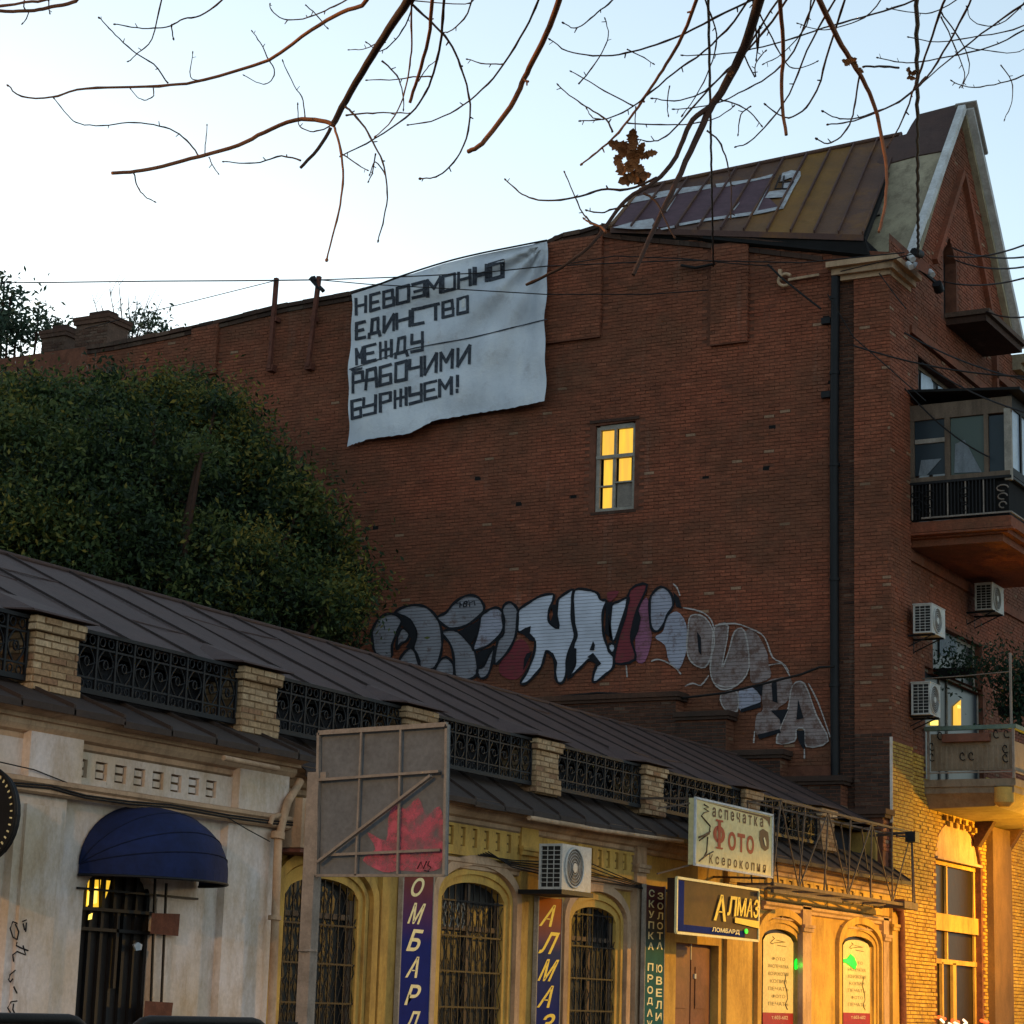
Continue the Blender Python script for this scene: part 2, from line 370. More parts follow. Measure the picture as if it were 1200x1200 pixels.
def emit_bricks(lst, mat, parent, nind, cap=99999):
    big = []
    if nind:
        def size(q):
            a, e, z, t, c, ax, p = q
            if e-a < BL*.9: return 0
            A = pr((c, a, z) if ax == 'X' else (a, c, z)); B_ = pr((c, e, z+BH) if ax == 'X' else (e, c, z+BH))
            if not (0 < A[0] < 1200 and 0 < A[1] < 1200): return 0
            return abs(A[0]-B_[0])*FOC*BH/A[2]
        lst = sorted(lst, key=size, reverse=True); big, lst = lst[:nind], lst[nind:]
    org = Vector((0, 0, 0)); q = parent
    while q is not None: org += q.location; q = q.parent
    for a, e, z, t, c, ax, p in big:
        o = bpy.data.objects.new('brick', brick_mesh(mat, int(t*5+.5))); COL.objects.link(o); o.parent = parent
        if ax == 'X': o.location = Vector((c+p-.03, a, z))-org; o.rotation_euler = (0, 0, pi/2)
        else: o.location = Vector((a, c-p+.03, z))-org
    b = MB(); g = .004
    for a, e, z, t, c, ax, p in lst:
        P = (lambda u, zz, d: (c+d, u, zz)) if ax == 'X' else (lambda u, zz, d: (u, c-d, zz))
        b.idx([P(a,z,-.005),P(e,z,-.005),P(e,z+BH,-.005),P(a,z+BH,-.005),P(a+g,z+g,p),P(e-g,z+g,p),P(e-g,z+BH-g,p),P(a+g,z+BH-g,p)],
              [(4,5,6,7),(0,1,5,4),(1,2,6,5),(2,3,7,6),(3,0,4,7)], t)
    if lst: return stuff(b.build('brick', mat, parent))
# lettering
def text_mesh(body, off=0):
    cu = bpy.data.curves.new('t', 'FONT'); cu.offset = off; cu.body = body; cu.size = 1; cu.resolution_u = 3
    o = bpy.data.objects.new('t', cu); COL.objects.link(o); dg = bpy.context.evaluated_depsgraph_get(); dg.update()
    me = bpy.data.meshes.new_from_object(o.evaluated_get(dg)); COL.objects.unlink(o); bpy.data.objects.remove(o)
    V = [tuple(v.co) for v in me.vertices]; F = [tuple(p.vertices) for p in me.polygons]; bpy.data.meshes.remove(me)
    return V, F
_tc = {}
def text(b, body, P, u0, u1, v0, v1, m=0, shear=0, fat=0, th=0):
    if (body, fat > .003) not in _tc: _tc[(body, fat > .003)] = text_mesh(body, .022 if fat > .003 else 0)
    V, F = _tc[(body, fat > .003)]
    if not V: return
    xs = [v[0] for v in V]; ys = [v[1] for v in V]; X0, X1, Y0, Y1 = min(xs), max(xs), min(ys), max(ys)
    offs = [(0, 0)]
    for k, (fx, fy) in enumerate(offs):
        Q = []
        for x, y, z in V:
            tx = (x-X0)/(X1-X0); ty = (y-Y0)/(Y1-Y0)
            Q.append(P(u0+(u1-u0)*tx+shear*(ty-.5)*(v1-v0)+fx, v0+(v1-v0)*ty+fy, th+.0025*k))
        b.idx(Q, F, .5, m)
# ------------------------------------------------------------------ ground
def sheet_obj(name, mat, x0, x1, y0, y1, z, rim=0):
    b = MB(); b.box((x0, y0, z-.3), (x1, y1, z)); return structure(b.build(name, mat))
b = MB(); b.face([(-900, -900, -.02), (900, -900, -.02), (900, 900, -.02), (-900, 900, -.02)]); structure(b.build('ground', 'soil'))
sheet_obj('road', 'asphalt', -9.0, -1.2, -60, 120, 0.0)
sheet_obj('pavement', 'paving', -13.9, -9.15, -60, 120, .13); sheet_obj('pavement', 'paving', -1.05, 6, -60, 120, .13)
sheet_obj('kerb', 'grey_stone', -9.15, -9.0, -60, 120, .145); sheet_obj('kerb', 'grey_stone', -1.2, -1.05, -60, 120, .145)
exec_parts = []
# ================================================================== SINGLE STOREY BUILDING
YF = 39.28                                   # plane of the brick firewall
LB = thing('single_storey_building', 'long low plastered building with arched windows, iron parapet and brown sheet roof', 'building', (-14, 24, 0))
XA, XB = -13.85, -14.0                       # projecting bay / main wall
YE = yx(322, 1000, XA)                       # end of the projecting bay
def px_arch(pl, pt, prr, X, n=14, **k):       # left spring px, top px, right spring px
    a, t_, c_ = onX(*pl, X), onX(*pt, X), onX(*prr, X)
    return arch(a.y, c_.y, min(a.z, c_.z), t_.z, n=n, **k)
doorA = px_arch((98, 1045), (141, 1017), (185, 1048), XA, z0=.3, rev=.13)
W1 = px_arch((334, 1046), (383, 1030), (420, 1056), XB, z0=.7, rev=.13)
W2 = px_arch((518, 1050), (551, 1034), (591, 1054), XB, z0=.7, rev=.13)
W3 = px_arch((670, 1076), (695, 1063), (722, 1082), XB, z0=.7, rev=.13)
W4 = px_arch((893, 1096), (910, 1088.5), (935, 1104), XB, z0=.7, rev=.08)
W5 = px_arch((987, 1106), (1002, 1097), (1024, 1110), XB, z0=.7, rev=.08)
DR = rect(yx(792, 1140), yx(842, 1140), .15, zx(815, 1106))
ZT = 3.75
def f(b):
    wall(b, 'X', XA, [8, 15.2, YE], .14, ZT, [doorA]); b.face([(XA, YE, .14), (XB-.1, YE, .14), (XB-.1, YE, ZT), (XA, YE, ZT)])
part('wall', 'white_plaster', LB, f, 'off-white plastered projecting bay wall')
part('wall', 'yellow_plaster', LB, lambda b: wall(b, 'X', XB, [YE, YF], .14, ZT, [W1, W2, W3, W4, W5, DR]), 'yellow plastered wall with arched windows')
part('back_wall', 'yellow_plaster', LB, lambda b: (b.box((-19.7, 8, .1), (-19.5, YF-.05, 4.7)), b.box((-19.5, 8, .1), (-14.1, 8.2, 4.7)), b.box((-19.5, YF-.5, .1), (-14.1, YF-.3, 4.7))))
simple('attic_grey', (.040, .040, .050), .4, 3, .8)
part('attic_sheet', 'attic_grey', LB, lambda b: b.box((-14.75, 8.2, 3.7), (-14.6, YF-.5, 4.72)))
part('plinth', 'grey_stone', LB, lambda b: (b.box((XA, 8, .13), (XA+.08, doorA['u0']-.1, .62)), b.box((XA, doorA['u1']+.1, .13), (XA+.08, YE, .62)), b.box((XB, YE+.002, .13), (XB+.06, DR['u0']-.1, .62)), b.box((XB, DR['u1']+.1, .13), (XB+.06, YF-.06, .62))))
# pilasters
def pil(px0, px1, y, X, d, mat, ztop=ZT, cap=True, lab=None):
    a, e = yx(px0, y, X+d), yx(px1, y, X+d)
    def f(b):
        b.box((X, a, .13), (X+d, e, ztop-.002)); b.box((X+d, a-.02, .5), (X+d+.03, e+.02, .62))
        if cap: b.box((X+d, a-.03, ztop-.42), (X+d+.035, e+.03, ztop-.36)); b.box((X+d, a-.045, ztop-.36), (X+d+.055, e+.045, ztop-.31))
    return part('pilaster', mat, LB, f, lab)
pil(18, 77, 960, XA, .09, 'white_plaster', 3.34, False); pil(268, 318, 960, XA, .09, 'white_plaster', 3.34, False)
pil(20, 62, 1100, XA+.09, .035, 'white_plaster', 3.1, False)
pil(446, 470, 1100, XB, .07, 'yellow_plaster'); pil(608, 628, 1100, XB, .07, 'yellow_plaster'); pil(745, 756, 1120, XB, .10, 'trim_plaster')
pil(852, 880, 1120, XB, .07, 'yellow_plaster'); pil(941, 951, 1120, XB, .09, 'trim_plaster', 3.2); pil(1036, 1042, 1120, XB, .09, 'trim_plaster', 3.2)
pil(1046, 1056, 1120, XB, .11, 'yellow_plaster', 3.4)
# archivolts (raised bands round the arched openings)
def archivolt(o, X, gap, wd, d, mat='yellow_plaster', drop=1.1):
    def f(b):
        c = (o['u0']+o['u1'])/2; h = (o['u1']-o['u0'])/2; zt = o['top'](c); zs = o['top'](o['u0'])
        def arc(g):
            return [(c-(h+g), zs-drop)]+[(c-(h+g)*cos(pi*i/18), zs+(zt-zs+g)*sin(pi*i/18)) for i in range(19)]+[(c+(h+g), zs-drop)]
        A, B_ = arc(gap), arc(gap+wd)
        for i in range(len(A)-1):
            p = [A[i], A[i+1], B_[i+1], B_[i]]
            b.idx([(X, u, z) for u, z in p]+[(X+d, u, z) for u, z in p], [(4,5,6,7),(0,1,5,4),(1,2,6,5),(2,3,7,6),(3,0,4,7)])
    part('archivolt', mat, LB, f)
for o in (W1, W2, W3, W4, W5):
    archivolt(o, XB, .10, .07, .03, drop=1.9); archivolt(o, XB, .21, .12, .075, 'trim_plaster' if o in (W2, W3) else 'yellow_plaster', drop=1.9)
# frieze with sunk square boxes, belt mouldings, cornice
def frieze(px0, px1, py, X, n, hw, z0, z1, y0, y1, zb, zt, mat):
    a, e = yx(*px0, X+.05), yx(*px1, X+.05)
    ops = [rect(a+(e-a)*i/(n-1)-hw, a+(e-a)*i/(n-1)+hw, z0, z1, rev=.048) for i in range(n)]
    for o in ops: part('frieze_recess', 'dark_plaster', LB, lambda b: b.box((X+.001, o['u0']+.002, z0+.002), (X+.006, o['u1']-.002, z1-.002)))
    def f(b):
        wall(b, 'X', X+.05, [y0, y1], zb, zt, ops); 
        for o in ops: b.box((X+.012, o['u0']+.03, z0+.02), (X+.03, o['u1']-.03, (z0+z1)/2-.012)); b.box((X+.012, o['u0']+.03, (z0+z1)/2+.012), (X+.03, o['u1']-.03, z1-.02))
        b.face([(X, y0, zb), (X+.05, y0, zb), (X+.05, y0, zt), (X, y0, zt)]); b.face([(X, y1, zb), (X+.05, y1, zb), (X+.05, y1, zt), (X, y1, zt)])
    part('frieze', mat, LB, f)
zA = lambda px, py: zx(px, py, XA+.05)
frieze((95, 905), (247, 931), 0, XA, 8, .085, zA(160, 921), zA(160, 900), yx(79, 950, XA), yx(266, 950, XA), 3.34, 3.655, 'white_plaster')
part('frieze', 'white_plaster', LB, lambda b: (b.box((XA, 8, 3.34), (XA+.049, yx(16, 950, XA), 3.70)), b.box((XA, yx(16, 950, XA)+.001, 3.34), (XA+.14, yx(79, 950, XA)-.001, ZT-.001)), b.box((XA, yx(266, 950, XA)+.001, 3.34), (XA+.14, YE, ZT-.001))))
zB = lambda px, py: zx(px, py, XB+.05)
for a, e, n in (((529, 972), (622, 992), 8), ((683, 990), (742, 1004), 7), ((905, 1030), (958, 1040), 6), ((975, 1037), (1032, 1047), 6)):
    frieze(a, e, 0, XB, n, .055 if n > 6 else .075, 3.33, 3.56, yx(a[0]-9, a[1], XB), yx(e[0]+9, e[1], XB), 3.22, 3.595, 'yellow_plaster')
def mould(b, X, prof, y0, y1): b.loft([(X+a, z) for a, z in prof]+[(X, prof[-1][1]), (X, prof[0][1])], y0, y1)
part('belt_moulding', 'trim_plaster', LB, lambda b: (mould(b, XA+.14, [(0, 3.34), (.05, 3.325), (.05, 3.29), (.02, 3.27), (.035, 3.25), (.035, 3.21), (0, 3.19)], 8, YE+.03)))
for s0, s1 in ((YE+.05, yx(745, 1040)), (yx(892, 1040), YF-.06)):
    part('belt_moulding', 'trim_plaster', LB, lambda b: mould(b, XB, [(0, 3.20), (.09, 3.18), (.09, 3.14), (.05, 3.11), (.05, 3.07), (0, 3.05)], s0, s1))
def ledger(px0, px1, y):
    part('panel_bracket', 'trim_plaster', LB, lambda b: (b.box((XB, yx(px0, y), 2.93), (XB+.045, yx(px1, y), 2.96)), [b.box((XB, yx(px0, y)+k, 2.96), (XB+.03, yx(px0, y)+k+.04, 3.04)) for k in (.25, .75, 1.25)]))
ledger(893, 938, 1080); ledger(984, 1034, 1088)
CP = [(.02, 3.66), (.05, 3.68), (.05, 3.73), (.11, 3.75), (.15, 3.80), (.15, 3.845), (.20, 3.85), (.20, 3.885), (.30, 3.915), (.335, 3.945)]
part('cornice', 'trim_plaster', LB, lambda b: mould(b, XA, [(x, z+.0) for x, z in CP], 8, YE+.12), 'moulded cornice of the projecting bay')
part('cornice', 'trim_plaster', LB, lambda b: mould(b, XB, [(x, z-.06) for x, z in CP], YE+.14, YF-.06), 'weathered moulded cornice of the main wall')
# sloping sheet eave in front of the parapet, one sheet after another
XE1, XE2 = -13.45, -13.6
y = 8.0; k = 0
while y < YF-.1:
    inA = y < YE+.1; st = .72; e = min(y+st, YE+.14 if inA else YF-.06); xe = XE1 if inA else XE2; ze = 3.945 if inA else 3.83
    lift = random.uniform(-.012, .02); dz = .004*(k % 2)
    def f(b):
        p = [(-14.32, y, 4.30), (-14.32, e+.03, 4.30), (xe, e+.03, ze+lift+dz), (xe, y, ze+lift)]
        b.hexa(p+[(x, yy, z+.012) for x, yy, z in p], random.random()); b.hexa([(-14.32, e, 4.31), (-14.32, e+.03, 4.31), (xe, e+.03, ze+.01+lift), (xe, e, ze+.01+lift), (-14.32, e, 4.35), (-14.32, e+.03, 4.35), (xe, e+.03, ze+.05+lift), (xe, e, ze+.05+lift)], .2)
        b.box((xe-.01, y, ze-.05+lift), (xe+.006, e+.025, ze+.005+lift), .1)
    part('eave_sheet', 'eave_sheet', LB, f); y = e+.002; k += 1
part('gutter', 'trim_plaster', LB, lambda b: (b.tube([onX(620, 958, -13.62), onX(700, 972, -13.62), onX(799, 986, -13.62)], .035, 8), b.tube([onX(262, 888, -13.42), onX(326, 901, -13.42)], .028, 8)))
# brick parapet pillars with their bricks, iron railing bays between them
pil_px = [(-110, 700), (17, 735, 41, 88), (0, 0, 0, 0)]
def pillar(yc, hw, real, k):
    x0, x1 = -14.50, -13.98; z0, z1 = 4.20, 4.86
    P = part('parapet_pillar', 'cream_mortar', LB, lambda b: (b.box((x0, yc-hw, z0-.05), (x1, yc+hw, z1-.02))))
    lst = []
    base = lambda z: .035 if z < 4.34 else (.05 if z > 4.72 else 0)
    r0, r1 = int(z0/CRS), int((z1-.03)/CRS)
    for r in range(r0, r1+1):
        z = r*CRS; ex = base(z)
        for ax, c, a0, a1 in (('X', x1+ex, yc-hw-ex, yc+hw+ex), ('Y', yc-hw-ex, x0, x1+ex)):
            u = a0-((r % 2)*.11)
            while u < a1:
                a, e = max(u, a0), min(u+.22, a1); u += .232
                if e-a > .03: lst.append((a, e, z, min(1, max(0, random.gauss(.6 if z > 4.46 else .28, .24))), c, ax, random.uniform(.002, .018)))
        b = None
    def core(b):
        for r in range(r0, r1+1):
            z = r*CRS; ex = base(z)
            if ex: b.box((x0, yc-hw-ex+.002, z-.004), (x1+ex-.002, yc+hw+ex-.002, z+BH+.006))
    part('corbel', 'cream_mortar', P, core)
    for a, e, z, t, c, ax, p in lst: pass
    if real:
        for a, e, z, t, c, ax, p in lst:
            o = bpy.data.objects.new('brick', brick_mesh('parapet_brick', int(t*5+.5), .22)); COL.objects.link(o); o.parent = P
            org = Vector((-14, 24, 0)); o.scale = ((e-a)/.22, 1, 1)
            if ax == 'X': o.location = Vector((c+p-.03, a, z))-org; o.rotation_euler = (0, 0, pi/2)
            else: o.location = Vector((a, c-p+.03, z))-org
    else: emit_bricks(lst, 'parapet_brick', P, 0)
    # folded sheet hood over the pillar, running back onto the roof
    def hood(b):
        y0, y1 = yc-hw-.16, yc+hw+.16; zt = z1+.03
        A = [(-13.86, y0, zt-.01), (-13.86, y1, zt-.01), (-14.45, y1+.1, zt+.04), (-14.45, y0-.1, zt+.04)]
        b.hexa(A+[(-13.88, y0, zt+.012), (-13.88, y1, zt+.012), (-14.62, yc+.18, zt+.27), (-14.62, yc-.18, zt+.27)], .6)
    part('pillar_hood', 'brown_sheet', LB, hood)
pys = [yx(64, 760), yx(303, 800), yx(490, 842), yx(640, 880), yx(765, 905), yx(880, 926), yx(968, 950)]
pys = [pys[0]-3.3]+pys
for k, yc in enumerate(pys): pillar(yc, .31, k in (1, 2, 4, 5), k)
def railing(y0, y1):
    R = part('railing_panel', 'dark_iron', LB, lambda b: (b.bar((-14.03, y0, 4.84), (-14.03, y1, 4.84), .05, .035), b.bar((-14.03, y0, 4.27), (-14.03, y1, 4.27), .05, .05), b.bar((-14.03, y0, 4.40), (-14.03, y1, 4.40), .02, .018), b.bar((-14.03, y0, 4.70), (-14.03, y1, 4.70), .02, .018)))
    n = max(3, round((y1-y0)/.29)); st = (y1-y0)/n
    for i in range(n+1):
        yy = y0+i*st
        def f(b):
            r = .011
            b.bar((-14.03, yy, 4.25), (-14.03, yy, 4.85), .026)
            if i < n:
                c = yy+st/2
                for s in (-1, 1):   # S scrolls
                    b.tube([(-14.03, c+s*(.03+.085*abs(sin(t*pi*1.0))), 4.41+.29*t) for t in [k/8 for k in range(9)]], r, 4, cap=False)
                    b.tube([(-14.03, c+s*(.065+.04*cos(t)), 4.77+.045*sin(t)) for t in [k*pi/4 for k in range(9)]], r*.85, 4, cap=False)
                    b.tube([(-14.03, c+s*(.06+.035*cos(t)), 4.335+.04*sin(t)) for t in [k*pi/4 for k in range(9)]], r*.85, 4, cap=False)
                b.tube([(-14.03, c+.035*cos(t), 4.555+.045*sin(t)) for t in [k*pi/4 for k in range(9)]], r, 4, cap=False)
                b.tube([(-14.03, c-st/2, 4.56), (-14.03, c-.035, 4.60), (-14.03, c+.035, 4.52), (-14.03, c+st/2, 4.56)], r*.8, 4, cap=False)
        part('baluster', 'dark_iron', R, f)
for a, e in zip(pys[:-1], pys[1:]): railing(a+.36, e-.36)
# roof of standing seam sheets
RF = part('roof', 'dark_void', LB, lambda b: b.hexa([(-14.3, 8, 4.70), (-14.3, YF-.45, 4.70), (-16.7, YF-.45, 5.9), (-16.7, 8, 5.9), (-14.3, 8, 4.78), (-14.3, YF-.45, 4.78), (-16.7, YF-.45, 5.98), (-16.7, 8, 5.98)]))
rise = math.tan(radians(25)); XR, ZR = -16.82, 4.86+(16.82-14.08)*rise
def zedge(yy):  # lower roof edge sags a little between pillars
    d = min(abs(yy-p) for p in pys); return 4.86-.035*min(1, d/1.4)
y = 8.0
while y < YF-.45:
    e = min(y+1.06, YF-.42)
    def f(b):
        xs = [-14.06, -14.9, -15.8, XR]; T = .35+.3*random.random()
        def pt(x, yy, up=0):
            tt = (x+14.06)/(XR+14.06); z = zedge(yy)*(1-tt)+ZR*tt + .02*sin(yy*3.1+x*2)*(1-tt)*tt*3
            return (x, yy, z+up)
        for a, c in zip(xs[:-1], xs[1:]):
            ym = (y+e)/2
            b.idx([pt(a, y), pt(a, ym, -.001), pt(a, e), pt(c, y), pt(c, ym, -.001), pt(c, e)], [(0, 1, 4, 3), (1, 2, 5, 4)], T)
        b.hexa([pt(xs[0], e-.02), pt(xs[0], e), pt(XR, e), pt(XR, e-.02), pt(xs[0], e-.02, .028), pt(xs[0], e, .028), pt(XR, e, .028), pt(XR, e-.02, .028)], .5, 1)
        b.face([pt(-14.06, y), pt(-14.06, e), pt(-14.06, e, -.03), pt(-14.06, y, -.03)], 0)
        if random.random() < .5:
            xx = random.uniform(-14.7, -16.2); b.hexa([pt(xx, y, .001), pt(xx, e-.02, .001), pt(xx-.03, e-.02, .001), pt(xx-.03, y, .001), pt(xx, y, .012), pt(xx, e-.02, .012), pt(xx-.03, e-.02, .012), pt(xx-.03, y, .012)], .1)
    part('roof_sheet', ['brown_sheet', 'dark_seam'], RF, f); y = e
part('ridge_cap', 'brown_sheet', RF, lambda b: b.tube([(XR, 8, ZR+.01), (XR, YF-.45, ZR+.01)], .035, 6))
part('rear_slope', 'brown_sheet', RF, lambda b: b.face([(XR, 8, ZR), (XR, YF-.45, ZR), (-19.9, YF-.45, 4.66), (-19.9, 8, 4.66)], .5))
# stepped brick gable against the firewall
steps = [(-21.2, -18.12, 7.40), (-18.12, -17.08, 7.00), (-17.08, -15.98, 6.24), (-15.98, -14.8, 5.73), (-14.8, -14.0, 5.12)]
y0s = YF-.40
def f(b):
    for a, c, z in steps: b.box((a+.001, y0s, .2), (c-.001, YF-.03, z-.16)); 
SG = part('stepped_gable', 'mortar', LB, f)
part('step_coping', 'smoky_brick', SG, lambda b: [b.box((a, y0s-.07, z-.158), (c+.07, YF-.03, z-.10)) or b.box((a, y0s-.11, z-.098), (c+.10, YF-.03, z)) for a, c, z in steps])
lst = []
for a, c, z in steps:
    lst += bricks('Y', y0s, a, c, 5.0 if z < 6.5 else 5.8, z-.17, lambda *q: True, lambda u, zz: random.gauss(.42, .2))
emit_bricks(lst, 'smoky_brick', SG, 0)
lst = []
for a, c, z in steps: lst += bricks('X', c+.0, y0s, YF-.04, z-.75, z-.17, lambda *q: True, lambda u, zz: random.gauss(.7, .2))
emit_bricks(lst, 'red_brick', SG, 0)
# windows and doors
def grille(b, o, X, step, m=0, diamonds=True):
    u = o['u0']+.04
    while u < o['u1']-.02: b.bar((X, u, o['z0']), (X, u, o['top'](u)-.01), .014, m=m); u += step
    z = o['z0']+.3
    while z < o['top']((o['u0']+o['u1'])/2)-.1:
        b.bar((X, o['u0'], z), (X, o['u1'], z), .012, .02, m=m); z += .42
    if diamonds:
        w_ = o['u1']-o['u0']; n = int(w_/.16)
        for i in range(n):
            for j in range(int(2.2/.3)):
                a = o['u0']+w_*i/n; z = o['z0']+.15+j*.3
                for s in (0, 1):
                    p = [(a, z), (a+w_/n, z+.3)] if s else [(a+w_/n, z), (a, z+.3)]
                    if max(q[1] for q in p) < min(o['top'](max(o['u0'], min(o['u1'], a+1e-3))), o['top'](max(o['u0'], min(o['u1'], a+w_/n-1e-3)))): b.tube([(X, p[0][0], p[0][1]), (X, sum(q[0] for q in p)/2+.02*(1-2*s), (p[0][1]+p[1][1])/2), (X, p[1][0], p[1][1])], .006, 4, m=m, cap=False)
def pane(b, o, X, inset=.0, m=0):
    n = 12; us = [o['u0']+inset+(o['u1']-o['u0']-2*inset)*i/n for i in range(n+1)]
    b.poly([(X, us[0], o['z0']), (X, us[-1], o['z0'])]+[(X, u, o['top'](u)-inset) for u in us[::-1]], .5, m)
for o, lab in ((W1, None), (W2, None), (W3, None)):
    F = part('window', 'old_wood', LB, lambda b: (b.box((XB-.115, o['u0'], o['z0']), (XB-.07, o['u0']+.06, o['top'](o['u0']))), b.box((XB-.115, o['u1']-.06, o['z0']), (XB-.07, o['u1'], o['top'](o['u1']))),
        b.box((XB-.115, (o['u0']+o['u1'])/2-.03, o['z0']), (XB-.07, (o['u0']+o['u1'])/2+.03, o['top']((o['u0']+o['u1'])/2)-.01)), b.box((XB-.118, o['u0'], 2.33), (XB-.065, o['u1'], 2.39))))
    part('pane', 'dark_glass', F, lambda b: pane(b, o, XB-.125))
    part('grille', 'dark_iron', F, lambda b: grille(b, o, XB-.02, .15))
# pale lace of carved lattice seen behind the second window's upper light
F = part('lattice', 'pale_wood', LB, lambda b: [b.tube([(XB-.05, yx(521, 1060)+i*.105+.035*s*sin(t), 2.36+.30*t/pi/2) for t in [k*pi/4 for k in range(9)]], .009, 4, cap=False) for i in range(6) for s in (-1, 1)], 'pale wooden lattice behind the window bars')
for o in (W4, W5):
    F = part('window', 'yellow_plaster', LB, lambda b: (b.box((XB-.07, o['u0'], o['z0']), (XB-.05, o['u0']+.05, o['top'](o['u0']))), b.box((XB-.07, o['u1']-.05, o['z0']), (XB-.05, o['u1'], o['top'](o['u1'])))))
    part('pane', 'shop_glass', F, lambda b: pane(b, o, XB-.075))
D = part('door', 'red_door', LB, lambda b: b.box((XB-.2, DR['u0'], .15), (XB-.14, DR['u1'], DR['top'](0))))
dm = (DR['u0']+DR['u1'])/2
part('door_leaf', 'red_door', D, lambda b: (b.box((XB-.138, DR['u0']+.04, .2), (XB-.115, dm-.02, DR['top'](0)-.05)), b.box((XB-.113, DR['u0']+.2, 1.5), (XB-.10, dm-.15, 2.1))))
part('door_leaf', 'red_door', D, lambda b: (b.box((XB-.138, dm+.02, .2), (XB-.115, DR['u1']-.04, DR['top'](0)-.05)), b.box((XB-.113, dm+.15, 1.5), (XB-.10, DR['u1']-.2, 2.1))))
part('handle', 'ac_white', D, lambda b: (b.box((XB-.113, dm+.1, 1.93), (XB-.09, dm+.16, 2.0)), b.box((XB-.12, dm-.012, 2.2), (XB-.105, dm+.012, 2.9))))
# grilled doorway under the awning
D = part('door', 'dark_door', LB, lambda b: pane(b, doorA, XA-.125)); D['label'] = 'dark grilled doorway with a lit fanlight under the awning'
def f(b):
    for i in range(7):
        u = doorA['u0']+.05+i*(doorA['u1']-doorA['u0']-.1)/6; b.box((XA-.115, u-.012, .3), (XA-.08, u+.03, doorA['top'](u)-.02))
    b.box((XA-.07, doorA['u0'], zx(100, 1066, XA)), (XA-.03, doorA['u1'], zx(100, 1062, XA))); b.box((XA-.07, doorA['u0'], zx(100, 1090, XA)), (XA-.03, doorA['u1'], zx(100, 1086, XA)))
    b.box((XA-.065, (doorA['u0']+doorA['u1'])/2, 1.5), (XA-.03, (doorA['u0']+doorA['u1'])/2+.04, 2.2))
part('grille', 'dark_iron', D, f)
def f(b):
    p = [onX(*q, XA-.118) for q in ((103, 1031), (115, 1031), (115, 1063), (100.5, 1063))]; b.prism(p, (.006, 0, 0))
    p = [onX(*q, XA-.118) for q in ((117.5, 1031), (129, 1032), (126, 1045), (121, 1057), (116.8, 1063))]; b.prism(p, (.006, 0, 0))
part('fanlight', 'lit_room', D, f)
part('bulb', 'lit_bulb', D, lambda b: (b.prism([onX(*q, XA-.108) for q in ((103, 1045), (114, 1039), (113, 1058), (102, 1061))], (.006, 0, 0)), b.prism([onX(*q, XA-.03) for q in ((104, 1072), (108, 1070), (107, 1077), (103, 1078))], (.006, 0, 0))))
part('lock', 'pale_glass', D, lambda b: b.prism([onX(*q, XA-.02) for q in ((155, 1107), (160, 1104), (165, 1107), (164, 1113), (158, 1114))], (.02, 0, 0)))
# folded-back iron shutter bars beside the doorway
SH = part('shutter', 'dark_iron', LB, lambda b: (b.bar(onX(182, 1025, XA+.06), onX(176, 1200, XA+.06), .02), b.bar(onX(195, 1035, XA+.06), onX(188, 1200, XA+.06), .02)), 'folded iron security shutter beside the doorway')
part('crossbar', 'rusty_steel', SH, lambda b: (b.hexa([onX(*q, X) for X in (XA+.07, XA+.10) for q in ((176, 1094), (209, 1097), (211, 1071), (178, 1070))]), b.hexa([onX(*q, X) for X in (XA+.07, XA+.10) for q in ((168, 1196), (200, 1198), (203, 1175), (170, 1173))])))
# black marker scrawl running down the pilaster
def f(b):
    S = [[(20, 1082), (15, 1080), (12, 1088), (15, 1098), (20, 1101), (22, 1092), (18, 1083)], [(26, 1080), (31, 1078)], [(27, 1082), (29, 1090)], [(31, 1081), (30, 1092)], [(20, 1104), (19, 1108), (25, 1111), (33, 1114)], [(27, 1108), (30, 1119), (20, 1115), (15, 1119), (16, 1127)], [(18, 1137), (12, 1142), (10, 1148), (12, 1151), (15, 1147)], [(16, 1156), (18, 1160), (20, 1164)], [(20, 1173), (13, 1174), (9, 1181), (13, 1188)], [(16, 1176), (15, 1183), (18, 1189)], [(10, 1193), (9, 1199)]]
    for s in S: b.tube([onX(x, y, XA+.129) for x, y in s], .007, 4, cap=False)
part('scrawl', 'spray_black', LB, f, 'black marker scrawl on the pale pilaster')
